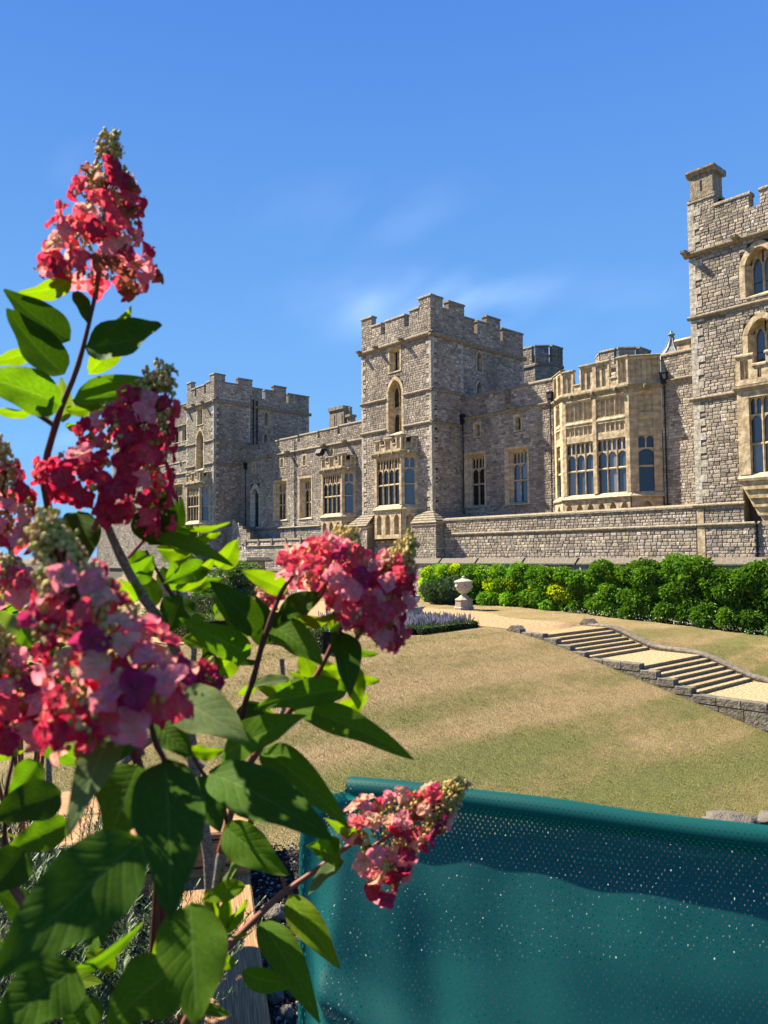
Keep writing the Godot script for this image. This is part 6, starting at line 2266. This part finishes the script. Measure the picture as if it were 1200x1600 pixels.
	var leaves := [
		[112, 436, 26, 458, 34, 0.98, 0.94, -45, 0.2, 0.12, 0.5, Yl], [110, 532, 6, 452, 50, 0.97, 0.92, 20, 0.1, -0.1, 0.5, D], [100, 585, 10, 482, 58, 0.96, 0.9, 24, 0.1, -0.1, 0.6, D],
		[134, 540, 252, 506, 66, 0.97, 0.92, 26, -0.1, -0.14, 0.5, D], [138, 585, 205, 478, 40, 0.99, 1.0, -40, 0.2, 0.1, 0.5, Yl], [120, 455, 136, 505, 22, 0.99, 0.97, 15, 0.3, 0.05, 0.4, D], [114, 624, 264, 600, 56, 0.96, 0.9, 12, 0.2, -0.14, 0.7, G],
		[96, 632, -40, 585, 66, 0.95, 0.88, 14, 0.1, 0.1, 0.4, G], [62, 542, -20, 566, 26, 1.05, 1.05, -40, 0.0, 0.1, 0.4, Yl], [54, 608, 76, 655, 34, 0.94, 0.93, 25, 0.2, 0.05, 0.5, G], [104, 640, 166, 632, 20, 0.95, 0.93, -30, 0.0, 0.1, 0.5, Yl], [48, 646, -20, 636, 16, 0.97, 0.95, -40, 0.0, 0.1, 0.5, Yl], [98, 660, 96, 590, 26, 0.99, 0.99, 40, 0.2, 0.06, 0.5, P], [104, 668, 128, 660, 18, 0.97, 0.96, -40, 0.2, 0.06, 0.5, Yl],
		[232, 850, 262, 762, 62, 0.95, 0.93, 20, 0.1, 0.05, 0.3, D], [262, 845, 285, 778, 30, 0.97, 0.97, 18, 0.3, 0.05, 0.3, D], [268, 822, 360, 816, 17, 0.96, 0.93, -55, 0.0, 0.1, 0.2, Yl], [258, 846, 346, 830, 30, 0.95, 0.92, -45, 0.1, 0.08, 0.5, Yl], [244, 838, 364, 884, 26, 0.93, 0.9, 22, 0.2, 0.1, 0.4, G], [246, 858, 310, 856, 30, 0.97, 0.96, -35, 0.2, 0.06, 0.6, Yl],
		[276, 922, 268, 874, 26, 1.0, 0.98, -20, 0.2, 0.05, 0.5, G], [276, 922, 336, 870, 30, 1.0, 0.98, -48, 0.2, 0.06, 0.4, Yl], [284, 930, 264, 988, 50, 1.01, 0.97, 24, 0.2, 0.05, 0.3, D], [120, 800, 132, 884, 52, 0.97, 0.92, 22, 0.3, 0.05, 0.6, D], [206, 905, 240, 868, 38, 1.0, 0.98, 0, 0.3, 0.05, 0.6, G], [212, 940, 186, 905, 36, 0.98, 0.95, -40, 0.2, 0.06, 0.4, Yl], [232, 865, 196, 888, 22, 1.0, 1.0, 30, 0.2, 0.05, 0.4, G], [240, 950, 222, 890, 34, 1.05, 1.05, 15, 0.0, 0.05, 0.4, D],
		[404, 990, 328, 908, 48, 0.94, 0.9, 22, 0.1, 0.1, 0.4, D], [384, 990, 332, 930, 28, 0.93, 0.92, 26, 0.1, 0.06, 0.4, G], [392, 1022, 280, 966, 44, 0.93, 0.88, -8, 0.1, 0.14, 0.5, G], [332, 1060, 318, 1002, 26, 1.0, 0.98, 24, 0.1, 0.05, 0.4, D], [336, 1058, 376, 1004, 36, 1.0, 1.0, -25, 0.2, 0.06, 0.5, Yl], [448, 922, 376, 890, 30, 0.98, 0.94, -2, 0.2, 0.12, 0.4, Yl], [438, 968, 506, 926, 42, 0.98, 0.96, 22, 0.1, 0.06, 0.3, D], [452, 962, 530, 958, 34, 0.97, 0.93, -46, 0.1, 0.1, 0.5, Yl], [428, 980, 505, 1040, 50, 0.95, 0.9, 22, 0.2, 0.1, 0.4, G], [412, 1010, 400, 930, 40, 0.97, 0.97, 24, 0.3, 0.06, 0.4, D], [420, 1000, 448, 950, 36, 0.98, 0.98, 26, 0.3, 0.06, 0.4, D],
		[530, 986, 546, 1090, 44, 0.97, 0.91, 24, 0.35, 0.1, 0.6, D], [548, 1040, 560, 1108, 32, 1.0, 0.98, -40, 0.3, 0.06, 0.4, Yl], [508, 1046, 545, 1040, 34, 1.0, 0.98, -42, 0.1, 0.06, 0.4, Yl], [542, 1078, 396, 1108, 42, 0.95, 0.9, 20, 0.1, 0.16, 0.5, G], [452, 1062, 386, 1074, 26, 1.02, 1.0, 55, -0.3, 0.05, 0.3, P], [400, 1070, 370, 1084, 22, 1.03, 1.02, -45, 0.1, 0.05, 0.3, Yl], [458, 1104, 648, 1188, 46, 0.96, 0.86, 24, 0.1, 0.1, 0.4, G], [486, 1060, 470, 1008, 26, 1.0, 1.0, -30, 0.2, 0.05, 0.3, Yl], [450, 1050, 496, 1058, 14, 1.0, 0.98, -50, 0.0, 0.05, 0.3, Yl],
		[272, 1092, 388, 1158, 76, 0.74, 0.66, 34, -0.35, 0.1, 0.2, P], [384, 1098, 398, 1168, 44, 0.98, 0.96, 20, 0.2, 0.05, 0.3, D], [346, 1182, 480, 1118, 58, 0.9, 0.82, 22, 0.1, 0.06, 0.3, G], [410, 1172, 546, 1294, 50, 0.88, 0.8, 4, 0.2, 0.2, 0.5, G], [326, 1208, 520, 1312, 82, 0.8, 0.7, 24, 0.1, 0.08, 0.25, D], [352, 1292, 452, 1368, 54, 1.0, 0.94, -12, 0.1, 0.1, 0.5, G], [298, 1172, 350, 1172, 28, 0.95, 0.93, -30, 0.1, 0.06, 0.4, Yl], [340, 1408, 388, 1336, 46, 1.06, 1.02, 58, -0.5, 0.04, 0.3, P], [338, 1455, 358, 1394, 26, 1.03, 1.0, -20, 0.2, 0.05, 0.5, Yl], [344, 1458, 386, 1405, 24, 1.03, 1.0, -40, 0.2, 0.05, 0.5, Yl], [336, 1440, 322, 1388, 22, 1.05, 1.04, -35, 0.2, 0.05, 0.4, Yl], [352, 1462, 392, 1456, 12, 1.03, 1.0, -40, 0.1, 0.05, 0.4, Yl],
		[450, 1402, 532, 1514, 42, 1.07, 0.99, -14, 0.2, 0.12, 0.5, Yl], [408, 1440, 500, 1600, 48, 1.05, 0.95, -2, 0.2, 0.14, 0.6, G], [536, 1344, 482, 1398, 28, 1.08, 1.03, 50, -0.5, 0.06, 0.4, P], [532, 1340, 478, 1322, 40, 1.08, 1.04, 18, 0.2, 0.1, 0.6, G], [522, 1330, 500, 1298, 26, 1.08, 1.06, -40, 0.2, 0.06, 0.4, Yl], [574, 1308, 508, 1278, 20, 1.09, 1.05, -30, 0.1, 0.08, 0.5, Yl], [574, 1316, 572, 1350, 16, 1.09, 1.07, 25, 0.2, 0.05, 0.4, D],
		[258, 1188, 266, 1436, 104, 0.62, 0.5, 20, 0.2, 0.06, 0.2, D], [192, 1118, 104, 1308, 56, 0.62, 0.52, 8, -0.3, 0.06, 0.2, P], [220, 1312, -14, 1530, 128, 0.5, 0.42, 24, 0.1, 0.05, 0.15, D], [214, 1196, 168, 1318, 92, 0.7, 0.62, 16, 0.2, 0.06, 0.2, G], [296, 1412, 306, 1606, 100, 0.62, 0.54, 18, 0.15, 0.05, 0.2, G], [270, 1516, 164, 1606, 96, 0.66, 0.58, 22, 0.1, 0.05, 0.2, G], [120, 1512, -20, 1620, 96, 0.58, 0.5, 22, 0.1, 0.05, 0.2, D], [150, 1560, 90, 1640, 50, 0.7, 0.64, 10, 0.1, 0.05, 0.2, G], [216, 1384, 166, 1434, 24, 0.9, 0.86, 55, -0.5, 0.04, 0.2, P], [108, 1286, 6, 1334, 46, 0.85, 0.8, 14, 0.1, 0.06, 0.3, G], [96, 1240, -20, 1280, 60, 0.8, 0.74, 20, 0.2, 0.06, 0.3, D], [60, 1190, 12, 1250, 46, 0.84, 0.8, -10, 0.2, 0.06, 0.4, G], [40, 1330, -20, 1400, 60, 0.72, 0.68, 18, 0.2, 0.06, 0.3, D], [200, 1122, 132, 1226, 60, 0.74, 0.68, 24, 0.2, 0.06, 0.2, D], [112, 1512, 224, 1440, 22, 0.72, 0.68, -25, 0.1, 0.14, 0.4, G], [240, 1130, 300, 1184, 46, 0.72, 0.7, 22, 0.2, 0.06, 0.3, D], [-20, 1186, 40, 1172, 14, 0.9, 0.9, -45, 0.0, 0.06, 0.3, Yl], [300, 1215, 345, 1300, 60, 0.95, 0.9, 14, 0.2, 0.06, 0.3, D], [200, 1330, 150, 1300, 50, 0.8, 0.78, 20, 0.2, 0.06, 0.3, D], [250, 1500, 262, 1440, 30, 0.9, 0.88, 10, 0.2, 0.06, 0.3, G], [60, 1440, -10, 1390, 40, 0.8, 0.76, 10, 0.1, 0.06, 0.3, D], [10, 1300, 60, 1300, 34, 0.95, 0.9, -35, 0.1, 0.06, 0.4, Yl],
		[68, 940, 20, 1030, 40, 0.85, 0.8, 10, 0.2, 0.06, 0.4, G], [-10, 905, 20, 870, 40, 0.85, 0.85, 0, 0.2, 0.06, 0.4, G], [20, 960, -20, 1010, 40, 0.75, 0.72, 10, 0.2, 0.06, 0.4, P], [300, 820, 270, 900, 26, 1.02, 1.0, 24, 0.2, 0.06, 0.4, D], [130, 1190, 30, 1140, 30, 0.9, 0.86, -20, 0.1, 0.06, 0.4, G],
	]
	var right := cam.basis.x
	var k := 0
	for q in leaves:
		k += 1
		var B := at(q[0], q[1], q[5])
		var T := at(q[2], q[3], q[6])
		var mid := (B + T) * 0.5
		var to_cam := (-mid).normalized()
		var tl := deg_to_rad(q[7])
		var nrm: Vector3 = (to_cam * cos(tl) + Vector3.UP * sin(tl) + right * q[8]).normalized()
		var w: float = q[4] / 1200.0 * (q[5] + q[6]) * 0.5 * 1.12
		put_mesh(o, "leaf", leaf_mesh(B, T, nrm, w, q[9] * 0.8, q[10] * 0.9, k * 1.7), M[q[11]])
	# smaller leaves filling the crown along the stems
	for i in 58:
		var cx := 0.0
		var cy := 0.0
		if i < 22:
			cx = rng.randf_range(180, 420)
			cy = rng.randf_range(840, 1180)
		elif i < 48:
			cx = rng.randf_range(-20, 400)
			cy = rng.randf_range(1190, 1590)
		else:
			cx = rng.randf_range(420, 540)
			cy = rng.randf_range(960, 1130)
		var dp := rng.randf_range(0.98, 1.25)
		var B := at(cx, cy, dp)
		var an := rng.randf_range(-0.5, PI + 0.5)
		var len := rng.randf_range(0.045, 0.085)
		var T := B + right * (cos(an) * len) + Vector3.UP * (sin(an) * len * 0.6 - 0.01) - B.normalized() * rng.randf_range(-0.02, 0.05)
		var tilt := deg_to_rad(rng.randf_range(-50, -15) if i % 2 else rng.randf_range(5, 45))
		var n: Vector3 = (-B.normalized() * cos(tilt) + Vector3.UP * sin(tilt) + right * rng.randf_range(-0.2, 0.3)).normalized()
		put_mesh(o, "leaf", leaf_mesh(B, T, n, len * rng.randf_range(0.36, 0.5), 0.08, 0.4, i * 2.3), M[[G, Yl, G, Yl, D][i % 5]])
	# a second hydrangea farther along, mostly hidden
	var o2 := thing("hydrangea_bush", on_level(60, 1420, Y), "second hydrangea farther along, its leaves mostly hidden behind the nearest blossoms", "hydrangea")
	var foot := on_level(40, 1400, Y)
	for i in 15:
		var mb := MB.new()
		var top := at(rng.randf_range(-420, 130), rng.randf_range(880, 1060), rng.randf_range(2.7, 3.4))
		mb.tube([foot, foot.lerp(top, 0.5) + Vector3(0, 0.1, 0), top], [0.009, 0.007, 0.004], 7)
		put(o2, "stem", mb, M.stem_brown)
		for j in 13:
			var B := foot.lerp(top, rng.randf_range(0.62, 1.0)) + Vector3(0, 0.05, 0)
			var an := rng.randf() * TAU
			var T := B + Vector3(cos(an) * 0.14, rng.randf_range(-0.05, 0.07), sin(an) * 0.14)
			var pt := to_pix(T)
			if pt.x > 160 or pt.y > 1185 and pt.x > 0:
				continue
			put_mesh(o2, "leaf", leaf_mesh(B, T, Vector3(rng.randfn() * 0.3, 1, rng.randfn() * 0.3), 0.075, 0.08, 0.3, an), M[[G, D, G][j % 3]])
	# blossoms
	var fl := []
	for i in 7:
		fl.append(floret_mesh(100 + i))
	var C := "petal_crimson"
	var R := "petal_red"
	var K := "petal_pink"
	var U := "petal_purple"
	var E := "petal_cream"
	var W := "petal_brown"
	# base px, base py, depth, apex px, apex py, depth, radius px, florets, size, palette, singles, buds, where florets stop
	var heads := [
		[152, 440, 0.98, 174, 212, 0.98, 88, 78, 0.0165, [R, K, C, W, R, C, E], 44, 150, 0.76],
		[158, 800, 0.9, 258, 570, 0.92, 106, 104, 0.0165, [C, R, C, R, C, K, C], 60, 150, 0.78],
		[205, 1140, 0.6, 66, 805, 0.62, 122, 84, 0.0155, [K, R, K, U, C, E, R, C], 66, 260, 0.72],
		[14, 1160, 0.7, -10, 985, 0.7, 84, 48, 0.0155, [U, C, W, R, K], 30, 110, 0.8],
		[16, 852, 0.85, 0, 692, 0.86, 50, 30, 0.016, [R, K, C, E], 22, 80, 0.8],
		[30, 935, 0.8, 6, 870, 0.8, 40, 14, 0.016, [R, K, K, E], 0, 40, 0.85],
		[505, 922, 0.96, 548, 826, 0.98, 84, 52, 0.0165, [K, K, R, U, E, R], 30, 110, 0.72],
		[566, 982, 0.95, 644, 842, 0.97, 66, 58, 0.0165, [C, R, K, K, R, K], 40, 150, 0.75],
		[578, 1326, 1.1, 724, 1228, 1.08, 68, 58, 0.0155, [K, R, K, C, E, W, U], 40, 220, 0.8],
		[585, 1382, 1.1, 640, 1330, 1.1, 38, 15, 0.0155, [C, U, K], 10, 50, 0.9],
		[428, 938, 1.12, 404, 916, 1.12, 24, 9, 0.016, [R, K, E], 0, 16, 0.9],
		[392, 962, 1.15, 384, 950, 1.15, 12, 4, 0.015, [K, E], 0, 8, 0.9],
		[310, 1075, 0.8, 325, 1035, 0.8, 30, 8, 0.015, [U, C], 0, 8, 0.9],
	]
	for h in heads:
		var b := at(h[0], h[1], h[2])
		var a := at(h[3], h[4], h[5])
		flower_head(o, fl, b, a, h[6] / 1200.0 * h[2], h[7], h[8], h[9], h[10], h[11], h[12])
